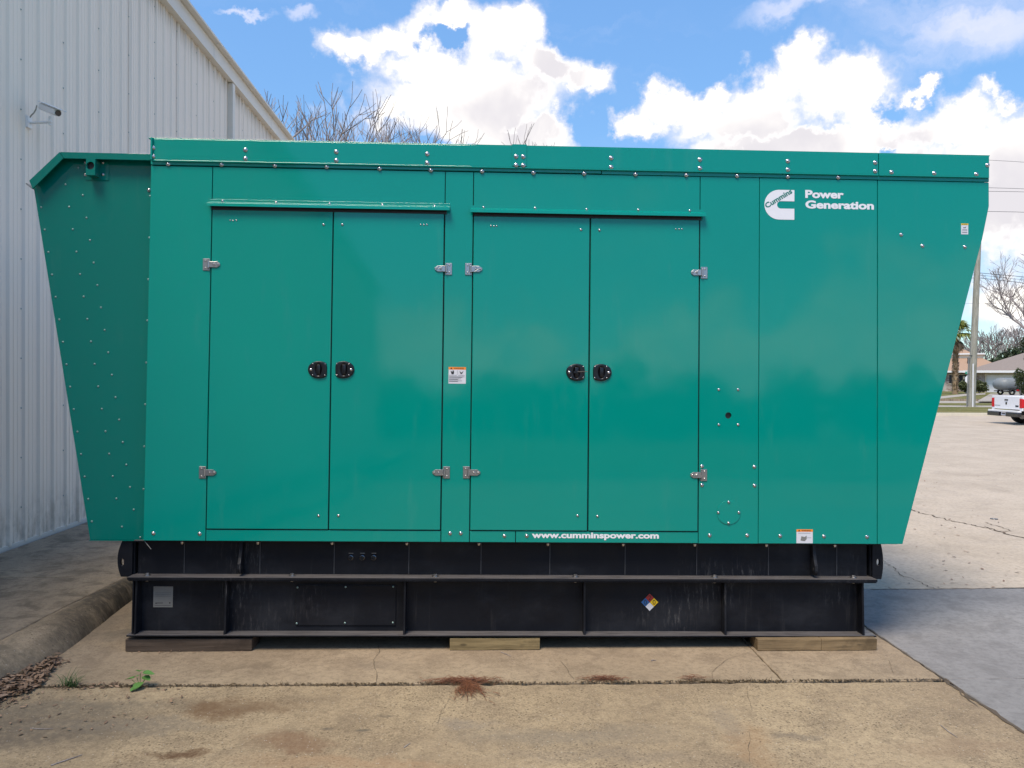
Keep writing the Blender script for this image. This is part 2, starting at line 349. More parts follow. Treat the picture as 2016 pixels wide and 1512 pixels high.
def woodmat(name, c0, c1, seed):
    mt, nt, b = newmat(name); q = NB(nt)
    v = q.map(q.obj, (1.2, 12, 22), (0, 0, 0), (seed, seed*2, 0))
    n = q.noise(v, 2.0, 7, .65, .5)
    col = q.mix(q.ss(n, .35, .65), c0, c1)
    k = q.vor(q.map(q.obj, (5, 5, 14), (0,0,0), (seed, 0, seed)), 1.0)
    col = q.mix(q.ss(k.outputs['Distance'], .16, .08, 0, .7), col, tuple(c*.35 for c in c0))
    col = q.mix(q.ss(q.noise(q.map(q.obj, (2, 30, 40)), 2.5, 6, .75), .55, .7, 0, .75), col, tuple(c*.3 for c in c0)); col = q.mix(q.ss(q.noise(q.obj, 5, 5, .7), .5, .7, 0, .55), col, tuple(c*.5 for c in c0))
    nt.links.new(col, b.inputs['Base Color']); b.inputs['Roughness'].default_value = .85; q.bump(n, .6, .005, b); return mt
MAT['wood_dark'] = woodmat('old_dark_timber', (.055,.038,.026), (.10,.072,.052), 1.3)
MAT['wood_yellow'] = woodmat('yellow_treated_timber', (.15,.112,.052), (.27,.205,.10), 5.1)
MAT['wood_brown'] = woodmat('brown_timber', (.13,.09,.045), (.24,.17,.09), 8.7)
MAT['white_paint'] = plain('white_paint', (.74,.74,.74), .35, 0, .03)
MAT['carpaint'] = plain('white_car_paint', (.78,.78,.79), .18, 0, .02)
MAT['chrome'] = plain('dark_chrome', (.10,.10,.11), .2, 1.0)
MAT['lamp_red'] = plain('red_lens', (.55,.012,.02), .15)
MAT['glass'] = plain('dark_glass', (.03,.035,.04), .08)
MAT['brickm'] = None
def brickwall():
    mt, nt, b = newmat('mottled_brick'); q = NB(nt)
    br = nt.nodes.new('ShaderNodeTexBrick'); nt.links.new(q.map(q.obj, (1, 1, 1), (rad(90), 0, 0)), br.inputs['Vector'])
    br.inputs['Color1'].default_value = (.20,.13,.11,1); br.inputs['Color2'].default_value = (.34,.28,.25,1); br.inputs['Mortar'].default_value = (.42,.38,.34,1)
    br.inputs['Scale'].default_value = 1.0; br.inputs['Brick Width'].default_value = .42; br.inputs['Row Height'].default_value = .16; br.inputs['Mortar Size'].default_value = .02
    col = q.mix(q.ss(q.noise(q.obj, 1.2, 5), .5, .62, 0, .8), br.outputs[0], (.50,.46,.42))
    nt.links.new(col, b.inputs['Base Color']); b.inputs['Roughness'].default_value = .9; return mt
MAT['brickm'] = brickwall()
MAT['roof_tan'] = plain('tan_shingles', (.34,.225,.155), .9, 0, .15, 5, .4)
MAT['roof_grey'] = plain('grey_shingles', (.22,.185,.165), .9, 0, .15, 5, .4)
MAT['cream'] = plain('cream_stucco', (.70,.62,.48), .8, 0, .05)
MAT['greycover'] = plain('grey_tarpaulin', (.20,.22,.23), .5, 0, .2, 2, .3)
MAT['signgreen'] = plain('street_sign_green', (.01,.24,.15), .4)
MAT['road'] = concrete('pale_street', (.36,.33,.29), (.42,.385,.34), (), .1, .1)

# ------------------------------------------------------------------ mesh builder
def link(name, me, mat, parent=None, loc=None, smooth=False):
    o = bpy.data.objects.new(name, me); COL.objects.link(o)
    if mat is not None and len(me.materials) == 0: me.materials.append(mat)
    if parent is not None: o.parent = parent
    if loc is not None: o.location = loc
    return o
class MB:
    def __init__(s): s.v = []; s.f = []
    def add(s, vs, fs):
        k = len(s.v); s.v += [tuple(p) for p in vs]; s.f += [tuple(i+k for i in f) for f in fs]; return s
    def box(s, x0, x1, y0, y1, z0, z1):
        vs = [(x, y, z) for x in (x0, x1) for y in (y0, y1) for z in (z0, z1)]
        return s.add(vs, [(0,1,3,2),(4,6,7,5),(0,4,5,1),(2,3,7,6),(0,2,6,4),(1,5,7,3)])
    def prism_xz(s, pts, y0, y1):      # pts counter-clockwise seen from -Y
        n = len(pts)
        vs = [(x, y0, z) for x, z in pts]+[(x, y1, z) for x, z in pts]
        return s.add(vs, [tuple(range(n)), tuple(range(2*n-1, n-1, -1))]+[(i, i+n, (i+1) % n+n, (i+1) % n) for i in range(n)])
    def prism_yz(s, pts, x0, x1):
        n = len(pts)
        vs = [(x0, y, z) for y, z in pts]+[(x1, y, z) for y, z in pts]
        return s.add(vs, [tuple(range(n)), tuple(range(2*n-1, n-1, -1))]+[(i, i+n, (i+1) % n+n, (i+1) % n) for i in range(n)])
    def prism_xy(s, pts, z0, z1):
        n = len(pts)
        vs = [(x, y, z1) for x, y in pts]+[(x, y, z0) for x, y in pts]
        return s.add(vs, [tuple(range(n)), tuple(range(2*n-1, n-1, -1))]+[(i, i+n, (i+1) % n+n, (i+1) % n) for i in range(n)])
    def tube(s, p0, p1, r0, r1=None, n=6, caps=True):
        r1 = r0 if r1 is None else r1
        p0 = Vector(p0); p1 = Vector(p1); d = (p1-p0)
        if d.length < 1e-6: return s
        d.normalize(); a = Vector((0,0,1)) if abs(d.z) < .9 else Vector((1,0,0)); u = d.cross(a).normalized(); w = d.cross(u)
        vs = []
        for p, r in ((p0, r0), (p1, r1)):
            for i in range(n):
                t = 2*math.pi*i/n; vs.append(p+u*(r*math.cos(t))+w*(r*math.sin(t)))
        fs = [(i, (i+1) % n, (i+1) % n+n, i+n) for i in range(n)]
        if caps: fs += [tuple(range(n-1, -1, -1)), tuple(range(n, 2*n))]
        return s.add(vs, fs)
    def dome(s, c, r, h, n=10, rings=3, axis=(0,-1,0), base=0.0):   # domed head standing off along axis
        c = Vector(c); ax = Vector(axis); a = Vector((0,0,1)) if abs(ax.z) < .9 else Vector((1,0,0)); u = ax.cross(a).normalized(); w = ax.cross(u)
        vs = []; prof = [(r, 0), (r, base)] if base else [(r, 0)]
        for j in range(1, rings):
            t = j/rings*math.pi/2; prof.append((r*math.cos(t), base+h*math.sin(t)))
        for (rr, hh) in prof:
            for i in range(n):
                t = 2*math.pi*i/n; vs.append(c+u*(rr*math.cos(t))+w*(rr*math.sin(t))+ax*hh)
        vs.append(c+ax*(base+h)); k = len(prof); fs = []
        for j in range(k-1):
            for i in range(n): fs.append((j*n+i, j*n+(i+1) % n, (j+1)*n+(i+1) % n, (j+1)*n+i))
        for i in range(n): fs.append(((k-1)*n+i, (k-1)*n+(i+1) % n, len(vs)-1))
        return s.add(vs, fs)
    def mesh(s, name, smooth=False):
        me = bpy.data.meshes.new(name); me.from_pydata(s.v, [], s.f); me.validate()
        bm = bmesh.new(); bm.from_mesh(me); bmesh.ops.recalc_face_normals(bm, faces=bm.faces); bm.to_mesh(me); bm.free()
        if smooth:
            for p in me.polygons: p.use_smooth = True
        return me
    def build(s, name, mat, parent=None, bevel=0.0, smooth=False, segs=2, loc=None):
        o = link(name, s.mesh(name, smooth), mat, parent, loc)
        if bevel:
            b = o.modifiers.new('bevel', 'BEVEL'); b.width = bevel; b.segments = segs; b.limit_method = 'ANGLE'; b.angle_limit = rad(35); b.harden_normals = False
        return o
def empty(name, loc=(0,0,0), rz=0):
    o = bpy.data.objects.new(name, None); COL.objects.link(o); o.location = loc; o.rotation_euler = (0, 0, rz); o.empty_display_size = .2; return o
def tag(o, label=None, cat=None, group=None, kind=None):
    if label: o['label'] = label
    if cat: o['category'] = cat
    if group: o['group'] = group
    if kind: o['kind'] = kind
    return o
def dupes(mesh, name, mat, parent, locs, scale=None, rots=None):
    out = []
    for i, l in enumerate(locs):
        o = link(name, mesh, mat, parent, l)
        if scale: o.scale = (scale,)*3
        o.rotation_euler = (0, rots[i] if rots else random.uniform(0, 3), 0)
        out.append(o)
    return out
def text_part(name, txt, mat, parent, x0, x1, z0, z1, y, bold=0.0, rot=0.0, space=1.0, thick=.0006, cap=None):
    """lettering whose ink spans x0..x1, z0..z1 (before rotation about its own centre) on the plane y"""
    cu = bpy.data.curves.new(name, 'FONT'); cu.body = txt; cu.size = 1; cu.offset = bold; cu.extrude = .001; cu.space_character = space; cu.space_line = .86
    cu.resolution_u = 4
    to = bpy.data.objects.new('tmp', cu); me = bpy.data.meshes.new_from_object(to); bpy.data.objects.remove(to)
    xs = [v.co.x for v in me.vertices]; ys = [v.co.y for v in me.vertices]
    ax, bx, ay, by = min(xs), max(xs), min(ys), max(ys)
    cx, cz = (x0+x1)/2, (z0+z1)/2; sx, sz = (x1-x0)/(bx-ax), (z1-z0)/(by-ay)
    for v in me.vertices:
        px, pz = (v.co.x-(ax+bx)/2)*sx, (v.co.y-(ay+by)/2)*sz
        qx = px*math.cos(rot)-pz*math.sin(rot); qz = px*math.sin(rot)+pz*math.cos(rot)
        v.co = Vector((cx+qx, y-(v.co.z/.001)*thick, cz+qz))
    me.name = name
    return link(name, me, mat, parent)

# ================================================================== GROUND
def jag(pts, step=.06, amp=.004, closed=True):
    out = []; n = len(pts)
    for i in range(n if closed else n-1):
        a = Vector(pts[i][:2]); b = Vector(pts[(i+1) % n][:2]); L_ = (b-a).length; k = max(1, min(300, int(L_/step))); nrm = Vector((-(b-a).y, (b-a).x)).normalized() if L_ > 0 else Vector((0,0))
        for j in range(k):
            p = a.lerp(b, j/k); out.append(tuple(p+nrm*(random.gauss(0, amp) if j else 0)))
    return out
YJ = G(985, 1346).y                 # long joint in front of the unit
XD = G(1860, 1338).x                # joint running away to the right of the unit
XS = G(1538, 1337).x                # saw cut
Y2 = G(1860, 1159.5).y
YK = G(1900, 819).y                 # far kerb of the lot
terrain = MB().box(-400, 400, -400, 900, -.6, -.05).build('ground', MAT['dirt']); tag(terrain, kind='structure')
pave = empty('pavement'); tag(pave, kind='structure')
gp = .006
def slab(pts, mat, z=0.0, t=.05, nm='slab', step=.05, amp=.003, par=None):
    return MB().prism_xy(jag(pts, step, amp), z-t, z).build(nm, MAT[mat], par or pave, .004, segs=1)
def rect(x0, x1, y0, y1): return [(x0, y0), (x1, y0), (x1, y1), (x0, y1)]
XK = -3.6
slab(rect(-9, XD-gp, -3, YJ-.014), 'conc_near', amp=.005)
slab(rect(-5.2, XS-.003, YJ+.012, 9.2), 'conc_mid')
slab(rect(XS+.003, XD-gp, YJ+.012, Y2), 'conc_mid')
slab(rect(XD+gp, XD+6, -3, YJ+.02), 'conc_grey', z=.002)
slab(rect(XD+gp, XD+6, YJ+.026, Y2), 'conc_grey', z=.003)
slab(rect(XD+6.01, XD+14, -3, Y2), 'conc_lot', step=.3)
slab([(XS+.003, Y2+.01), (XD+30, Y2+.01), (XD+30, 20), (XS+.003, 20)], 'conc_lot', step=.12)
slab([(XD+30.02, Y2+.01), (XD+70, Y2+.01), (XD+70, 20), (XD+30.02, 20)], 'conc_lot', step=.3)
slab(rect(-5.2, XS-.01, 9.22, 20), 'conc_lot', step=.3)
slab(rect(-5.2, 70, 20.02, YK), 'conc_lot', step=.4, amp=.01)
# lot goes on to the right, and behind the camera
slab(rect(XD+14.02, 72, -9, Y2), 'conc_lot', step=.4)
slab(rect(-9, XD+14, -9, -3.02), 'conc_near', step=.4)
MB().box(-3.2, 160, -9.5, -9.02, -.06, .13).build('kerb', MAT['conc_kerb']); tag(bpy.data.objects['kerb.001'] if 'kerb.001' in bpy.data.objects else bpy.data.objects['kerb'], kind='structure')
MB().box(-3.2, 160, -140, -9.51, -.06, .12).build('lawn', MAT['grass']); tag(bpy.data.objects['lawn'], kind='structure')

# street zone beyond the lot: kerb, verge, walk, street, lawns
def zone(name, y0, y1, mat, z0, z1, x0=-40, x1=140, kind='structure'):
    o = MB().box(x0, x1, y0, y1, z0, z1).build(name, MAT[mat]); tag(o, kind=kind); return o
MAT['kerbfar'] = plain('pale_kerb', (.62,.56,.44), .8)
zone('kerb', YK+.004, YK+.35, 'kerbfar', -.06, .13)
y = G(1900, 805.5).y
zone('grass_verge', YK+.354, y, 'grass', -.06, .12)
y2 = G(1900, 802.5).y; zone('sidewalk', y+.004, y2, 'road', -.06, .125)
y3 = G(1900, 797).y; zone('grass_verge', y2+.004, y3, 'grass', -.06, .12)
y4 = G(1900, 789.5).y; zone('street', y3+.004, y4, 'road', -.06, .0)
zone('kerb', y4+.004, y4+.5, 'conc_kerb', -.06, .16)
lawn = zone('lawn', y4+.51, 190, 'grass', -.06, .15)
# driveways of the houses across the street
dv = empty('driveway'); tag(dv, kind='structure')
def gq(pts, z): return [(G(px, py, z).x, G(px, py, z).y) for px, py in pts]
MB().prism_xy(gq([(1840,786),(1840,781.5),(1900,775.5),(1940,773.6),(1940,776.5),(1900,779.5)], .16)[::-1], .10, .165).build('slab', MAT['road'], dv)
dv2 = empty('driveway'); tag(dv2, kind='structure')
MB().prism_xy(gq([(1925,789),(1950,775),(2016,774),(2080,774),(2080,789)], .16)[::-1], .10, .165).build('slab', MAT['road'], dv2)

# cracks: thin uneven ribbons of dirt in the slabs
def crack(pts, w=.004, nm='crack', z=.0035, mat='crack', jit=.012, par=None):
    P = [Vector((G(*p).x, G(*p).y)) for p in pts]; m_ = MB(); L = []
    for a, b in zip(P, P[1:]):
        k = max(2, int((b-a).length/.03))
        for j in range(k): L.append(a.lerp(b, j/k))
    L.append(P[-1]); off = 0; vs = []
    for i, p in enumerate(L):
        d = (L[min(i+1, len(L)-1)]-L[max(i-1, 0)]).normalized(); nrm = Vector((-d.y, d.x))
        off = off*.8+random.gauss(0, jit*.5); ww = w*random.uniform(.35, 1.3)*(1 if 0 < i < len(L)-1 else .2)
        q_ = p+nrm*off; vs += [(*(q_+nrm*ww/2), z), (*(q_-nrm*ww/2), z)]
    m_.add(vs, [(2*i, 2*i+1, 2*i+3, 2*i+2) for i in range(len(L)-1)])
    return m_.build(nm, MAT[mat], par or pave)
crack([(746,1270),(748,1286),(738,1300),(743,1330),(742,1346)], .003, jit=.006)
crack([(1480,1284),(1430,1300),(1400,1325),(1398,1345)], .0016, jit=.006)
crack([(1100,1300),(1118,1322),(1130,1340)], .003)
crack([(1470,1350),(1478,1400)], .0016, jit=.006); crack([(1477,1440),(1476,1470),(1480,1505)], .0016, jit=.006)
crack([(882,1375),(870,1400),(862,1430)], .0013, jit=.006)
crack([(1750,1300),(1762,1330)], .0015, jit=.004)
crack([(1782,998),(1800,1005),(1850,1020),(1900,1031),(1955,1040),(1985,1052),(2016,1060),(2150,1085)], .025, jit=.03)
crack([(1940,1028),(1965,1036),(1990,1046),(1962,1046),(1945,1036)], .012, jit=.02)
crack([(1738,1100),(1770,1130),(1845,1159)], .007, jit=.03)
crack([(1712,1161.5),(1800,1160.5),(1900,1160),(2060,1157)], .022, jit=.006)
crack([(1858,1336),(1900,1365),(1945,1398),(1990,1430),(2040,1460)], .011, jit=.008)
crack([(1862,1342),(1880,1350),(1905,1380),(1925,1392)], .008, jit=.012)
crack([(1860,1338),(1900,1366),(1950,1400),(2040,1462)], .018, jit=.012, z=.0028)
crack([(1712,1240),(1760,1272),(1810,1306),(1860,1338)], .008, jit=.006)

# raised walk on the left with its rolled kerb
XW = G(0, 1084.5, .12).x            # wall plane
walk = empty('sidewalk'); tag(walk, kind='structure')
T_ = [(-420,1480),(-200,1366),(0,1261),(123,1197),(252,1135),(420,1055),(560,990)]; T_ = [G(*p, .12) for p in T_]
L_ = [(-420,1560),(-180,1420),(0,1348),(117,1292),(252,1188),(400,1075),(520,985)]; L_ = [G(*p) for p in L_]
def resample(P, n):
    out = []; 
    for i in range(n+1):
        t = i/n*(len(P)-1); k = min(int(t), len(P)-2); u = t-k
        p0 = P[max(k-1,0)]; p1 = P[k]; p2 = P[k+1]; p3 = P[min(k+2, len(P)-1)]
        out.append(.5*((2*p1)+(-p0+p2)*u+(2*p0-5*p1+4*p2-p3)*u*u+(-p0+3*p1-3*p2+p3)*u**3))
    return out
n_ = 90; Ts = resample(T_, n_); Ls = resample(L_, n_); prof = [(0, -.012), (0.015, 0), (.2, .012), (.4, .006), (.58, -.012), (.72, -.035), (.85, -.068), (.94, -.095), (1.0, -.135)]
kb = MB(); vs = []
for a, b in zip(Ts, Ls):
    for t, dz in prof:
        p = a.lerp(b, t); vs.append((p.x+random.gauss(0, .0015), p.y, .12+dz+random.gauss(0, .0012)))
k = len(prof); fs = [(i*k+j, (i+1)*k+j, (i+1)*k+j+1, i*k+j+1) for i in range(n_) for j in range(k-1)]
kb.add(vs, fs); ko = kb.build('kerb', MAT['conc_kerb'], None, smooth=True); tag(ko, kind='structure')
yj1 = G(80, 1137, .12).y; yj0 = G(20, 1240, .12).y
def kx(y_):       # kerb top edge x at y
    for a, b in zip(Ts, Ts[1:]):
        if (a.y-y_)*(b.y-y_) <= 0: return a.x+(b.x-a.x)*(y_-a.y)/(b.y-a.y+1e-9)
    return Ts[0].x if y_ < Ts[0].y else Ts[-1].x
def walk_slab(y0, y1):
    ys = [y0+(y1-y0)*i/8 for i in range(9)]
    pts = [(XW+.06, y0)]+[(kx(yy)-.006, yy) for yy in ys]+[(XW+.06, y1)]
    MB().prism_xy(pts, .02, .12).build('slab', MAT['conc_walk'], walk, .005, segs=1)
cuts = [-2.0, .6, 3.2, yj0, yj1, 9.4, 12.0, 14.5]
for a, b in zip(cuts, cuts[1:]): walk_slab(a+.004, b-.004)
MB().box(XW-.2, XW+.052, -24, 18, -.02, .075).build('slab', MAT['dirt'], walk)
MB().box(XW+.06, -5.0+.9, 14.5, 30, .02, .12).build('slab', MAT['conc_walk'], walk)
MB().box(XW+.06, XW+1.6, -24, -2.01, .02, .12).build('slab', MAT['conc_walk'], walk, .005, segs=1)

# ================================================================== METAL BUILDING
YA, YB, YR = -21.0, 16.4, -2.3
H1 = WX(320, 0, XW).z; y1_ = WX(320, 0, XW).y; H2 = WX(540, 266, XW).z; y2_ = WX(540, 266, XW).y
SL = (H2-H1)/(y2_-y1_)
def wall_h(y_): return H1+SL*(y_-y1_) if y_ > YR else H1+SL*(YR-y1_)-SL*(y_-YR)
bld = empty('metal_building', (XW, 0, 0)); tag(bld, 'grey corrugated metal building with a sloping roof edge left of the green unit', 'building')
PW = .69; Z0 = .135
rib = [(0, 0), (.050, 0), (.066, -.0), (.084, .030), (.112, .030), (.130, 0), (.150, 0)]
def prof_panel():
    pr = []
    for k in range(3):
        o = k*.23
        pr += [(o+.000, 0), (o+.020, 0), (o+.038, .021), (o+.068, .021), (o+.086, 0), (o+.120, 0), (o+.126, .004), (o+.136, .004), (o+.142, 0), (o+.178, 0), (o+.184, .004), (o+.194, .004), (o+.200, 0)]
    pr.append((.69-.0015, 0)); return pr
PR = prof_panel()
ytrim = WX(450, 200, XW).y
screws = MB()
npan = int((YB-YA)/PW)
off = ytrim - math.floor((ytrim-YA)/PW)*PW
yy = off; idx = 0
while yy+PW < YB+.4:
    vs = []; fs = []; tops = []
    wob = random.uniform(-.002, .002)
    for (dy, dx) in PR:
        h = wall_h(yy+dy)
        for zz, tv in ((Z0, 0), (h-1.3, 0), (h-.35, .35), (h, 1.0)):
            vs.append((dx+wob, yy+dy, zz)); tops.append(tv)
    n = len(PR); fs = [(4*i+j, 4*(i+1)+j, 4*(i+1)+j+1, 4*i+j+1) for i in range(n-1) for j in range(3)]
    me = bpy.data.meshes.new('siding_panel'); me.from_pydata(vs, [], fs)
    at = me.attributes.new('top', 'FLOAT', 'POINT')
    for i, t in enumerate(tops): at.data[i].value = t
    link('siding_panel', me, MAT['siding'], bld)
    if yy > 4:
        zz = .45
        while zz < wall_h(yy)-.1:
            screws.dome((.001, yy+.008, zz), .008, .006, 6, 2, (1,0,0)); zz += .45
    yy += PW; idx += 1
so = screws.build('siding_screws', MAT['rivet'], bld); so['kind'] = 'stuff'
YE = yy
# body behind the siding
m_ = MB(); pts = [(YA, .0), (YE, .0), (YE, wall_h(YE)-.02), (YR, wall_h(YR)-.02), (YA, wall_h(YA)-.02)]
m_.prism_yz([(a, b) for a, b in pts], -30, -.03); m_.build('wall', MAT['trim'], bld)
# eave/rake trim in lengths
def sl_box(y0, y1, x0, x1, a, b, nm, mat, bev=.006):
    vs = [];
    for yy_ in (y0, y1):
        h = wall_h(yy_)
        vs += [(x0, yy_, h+a), (x1, yy_, h+a), (x1, yy_, h+b), (x0, yy_, h+b)]
    return MB().add(vs, [(0,1,2,3),(7,6,5,4),(0,4,5,1),(1,5,6,2),(2,6,7,3),(3,7,4,0)]).build(nm, MAT[mat], bld, bev)
yjt = WX(424, 106, XW+.12).y
lens = [YR, yjt-6, yjt-3.0, yjt, yjt+3.05, YE+.05]
lens = sorted(set([YA]+[v for v in lens if v >= YR]))
if YR not in lens: lens.append(YR); lens.sort()
for a, b in zip(lens, lens[1:]):
    sl_box(a+.003, b-.003, -.06, .10, -.06, .16, 'rake_trim', 'trim')
    sl_box(a+.003, b-.003, -.06, .19, .164, .20, 'gutter_lip', 'trim')
sl_box(YR, YE+.1, -30, -.07, .0, .12, 'roof', 'roofmetal', 0); sl_box(YA, YR-.004, -30, -.07, .0, .12, 'roof', 'roofmetal', 0)
h = wall_h(ytrim)
MB().box(.0, .09, ytrim-.055, ytrim+.055, Z0, h-.065).build('downspout', MAT['white_paint'] if False else MAT['trim'], bld, .01)
MB().box(.0, .012, YA, YE, Z0-.05, Z0+.01).build('base_trim', MAT['trim'], bld)

# security camera on the wall
cp = WX(57, 240, XW+.03)
sc = empty('security_camera', cp); tag(sc, 'white bullet security camera on a bracket high on the metal siding', 'camera')
MB().prism_yz([(-.035,-.06),(.035,-.06),(.035,.05),(-.035,.05)], -.02, .012).build('wall_plate', MAT['white_paint'], sc, .006)
ar = MB().tube((.0, 0, -.01), (.20, -.02, -.005), .013, .011, 8); ar.tube((.20, -.02, -.035), (.20, -.02, .045), .012, .012, 8); ar.dome((.20,-.02,-.005), .022, .02, 8, 2, (0,-1,0)); ar.build('arm', MAT['white_paint'], sc, smooth=False)
cb = MB(); pth = [(.0,0,.03),(.03,-.01,.06),(.06,-.03,.07),(.085,-.04,.10),(.10,-.05,.135)]
for a, b in zip(pth, pth[1:]): cb.tube(a, b, .006, .006, 6)
cb.build('cable', MAT['polewood'], sc)
hd = MB(); 
def camhead(mb, x0, x1, w, z0, z1): mb.box(x0, x1, -w, w, z0, z1)
camhead(hd, -.13, .12, .035, -.035, .025)
h_ = hd.build('housing', MAT['white_paint'], sc, .015, segs=3); h_.location = (.22, -.05, .10); h_.rotation_euler = (0, rad(22), rad(-28))
hh = MB().box(-.14, .165, -.045, .045, .028, .036); s_ = hh.build('sun_shield', MAT['white_paint'], h_, .003)
MB().tube((.118,0,-.005), (.130,0,-.005), .026, .026, 12).build('lens', MAT['glass'], h_)

# ================================================================== GENERATOR
gen = bpy.data.objects.new('generator', None); COL.objects.link(gen); gen.matrix_world = GM; gen.empty_display_size = .3
tag(gen, 'large teal green standby generator enclosure on a black steel skid and fuel tank', 'generator')
GRN = MAT['green']; D = 2.15
xL = FX((296,330), (282,1062)); xA = FX((418,335), (406,1040)); xAc = FX((656,425), (647,1040)); xB = FX((877,350), (868,1040))
xC = FX((932,345), (925,1044)); xCc = FX((1162,430), (1157,1044)); xE = FX((1379,352), (1374.5,1044)); xF = FX((1495,355), (1493,1068)); xG = FX((1727,360), (1728,1070))
zB = FZ((282,1065), (1777,1072)); zF0 = FZ((300,315), (1945,349), -.014); zF1 = FZ((300,272), (1945,306), -.014); zT = FZ((300,327), (1945,357))
zD1 = FZ((418,404), (1378,425)); zDa = FZ((418,412), (877,421), -.006); zDb = FZ((932,423.5), (1378,434.5), -.006); zD0 = FZ((406,1041), (1374,1046)); xR = FX((1947,306), (1948,349), -.014)
e1, e2, e3 = fp(1947,406), fp(1934,470), fp(1777,1072); xRb = fp(1947,380)[0]
PT = .012; GAP = .0022
def panel(nm, x0, x1, z0, z1, y0=0.0, y1=PT, bev=.0022, par=gen, g=GAP):
    return MB().box(x0+g, x1-g, y0, y1, z0+g, z1-g).build(nm, GRN, par, bev)
# dark core (structure seen in the gaps)
core = MB().prism_xz([(xL+.02, zB+.01), (e3[0]-.02, zB+.01), (e2[0]-.02, e2[1]), (xRb-.02, e1[1]), (xRb-.02, zF1-.02), (xL+.02, zF1-.02)], PT+.002, D-.01)
core.build('inner_frame', MAT['core'], gen)
# outer skin of the far sides, back and top
MB().box(xL, xL+.012, PT+.001, D, zB, zF1-.01).build('side_panel', GRN, gen)
MB().prism_xz([(e3[0]-.012, zB), (e3[0], zB), (e2[0], e2[1]), (xRb, e1[1]), (xRb, zT), (xRb-.012, zT), (xRb-.012, e1[1]), (e2[0]-.012, e2[1])], PT+.001, D).build('end_panel', GRN, gen, .002)
MB().box(xL, xRb, D-.008, D+.004, zB, zT).build('back_panel', GRN, gen)
MB().box(xL-.012, xR+.006, -.012, D+.03, zF1-.003, zF1+.004).build('roof_panel', GRN, gen, .002)
MB().box(xL+.01, e3[0]-.02, .02, D-.02, zB-.002, zB+.008).build('floor_panel', MAT['core'], gen)
# front panels
panel('panel', xL, xA, zB, zT)
panel('panel', xB, xC, zB, zT)
zb1 = FZ((406,1044), (868,1046)); 
panel('header_panel', xA, xB, zDa+.014, zT)
panel('header_panel', xC, xE, zDb+.014, zT)
xS1 = FX((1015,1050), (1015,1062))
panel('sill_panel', xA, xB, zB, zD0-.004)
panel('sill_panel', xC, xS1, zB, zD0-.004)
panel('sill_panel', xS1, xE, zB, zD0-.004)
hx, hz = fp(1434,818); hr = .0195
# access panel with its round hole
def holed(x0, x1, z0, z1, cx, cz, r, n=28):
    m_ = MB(); vs = []; ring = []; outer = []
    for i in range(n):
        t = 2*math.pi*i/n+math.pi/4; c, s = math.cos(t), math.sin(t); ring.append((cx+r*c, cz+r*s))
        k = min(((x1-cx) if c > 0 else (cx-x0))/max(abs(c), 1e-6), ((z1-cz) if s > 0 else (cz-z0))/max(abs(s), 1e-6)); outer.append((cx+c*k, cz+s*k))
    for (a, b) in outer: vs.append((a, 0, b))
    for (a, b) in ring: vs.append((a, 0, b))
    for (a, b) in outer: vs.append((a, PT, b))
    for (a, b) in ring: vs.append((a, PT, b))
    fs = []
    for i in range(n):
        j = (i+1) % n; fs += [(i, j, n+j, n+i), (n+i, n+j, 3*n+j, 3*n+i), (2*n+i, 2*n+j, j, i), (3*n+i, 3*n+j, 2*n+j, 2*n+i)]
    return m_.add(vs, fs)
def holed_rect(x0, x1, z0, z1, cx, cz, r):
    # square patch with the hole plus four rectangles would show seams: use one mesh with corner fans
    m_ = holed(x0, x1, z0, z1, cx, cz, r, 64)
    return m_
# corners are kept by splitting the panel in three boxes flush around a holed square
q = .05
hp = MB(); X0, X1 = xE+GAP, xF-GAP; Z0_, Z1_ = zB+GAP, zT-GAP
def ngon_hole(X0, X1, Z0, Z1, cx, cz, r, n=32):
    bm = bmesh.new(); ov = [bm.verts.new((x, 0, z)) for x, z in ((X0,Z0),(X1,Z0),(X1,Z1),(X0,Z1))]
    iv = [bm.verts.new((cx+r*math.cos(2*math.pi*i/n), 0, cz+r*math.sin(2*math.pi*i/n))) for i in range(n)]
    ed = [bm.edges.new((ov[i], ov[(i+1) % 4])) for i in range(4)]+[bm.edges.new((iv[i], iv[(i+1) % n])) for i in range(n)]
    bmesh.ops.triangle_fill(bm, use_beauty=True, edges=ed)
    ret = bmesh.ops.extrude_face_region(bm, geom=list(bm.faces)); 
    for v in ret['geom']:
        if isinstance(v, bmesh.types.BMVert): v.co.y = PT
    bmesh.ops.recalc_face_normals(bm, faces=bm.faces)
    me = bpy.data.meshes.new('panel'); bm.to_mesh(me); bm.free(); return me
link('panel', ngon_hole(X0, X1, Z0_, Z1_, hx, hz, hr), GRN, gen)
# cavity seen through the hole
MB().tube((hx, PT+.0005, hz), (hx, PT+.0015, hz), hr+.01, hr+.01, 24).build('hole_backing', MAT['ink'], gen)
panel('panel', xF, xG, zB, zT)
MB().prism_xz([(xG+GAP, zB+GAP), (e3[0], zB+GAP), (e2[0], e2[1]), (xRb, e1[1]), (xRb, zT-GAP), (xG+GAP, zT-GAP)], 0, PT).build('end_side_panel', GRN, gen, .0022)
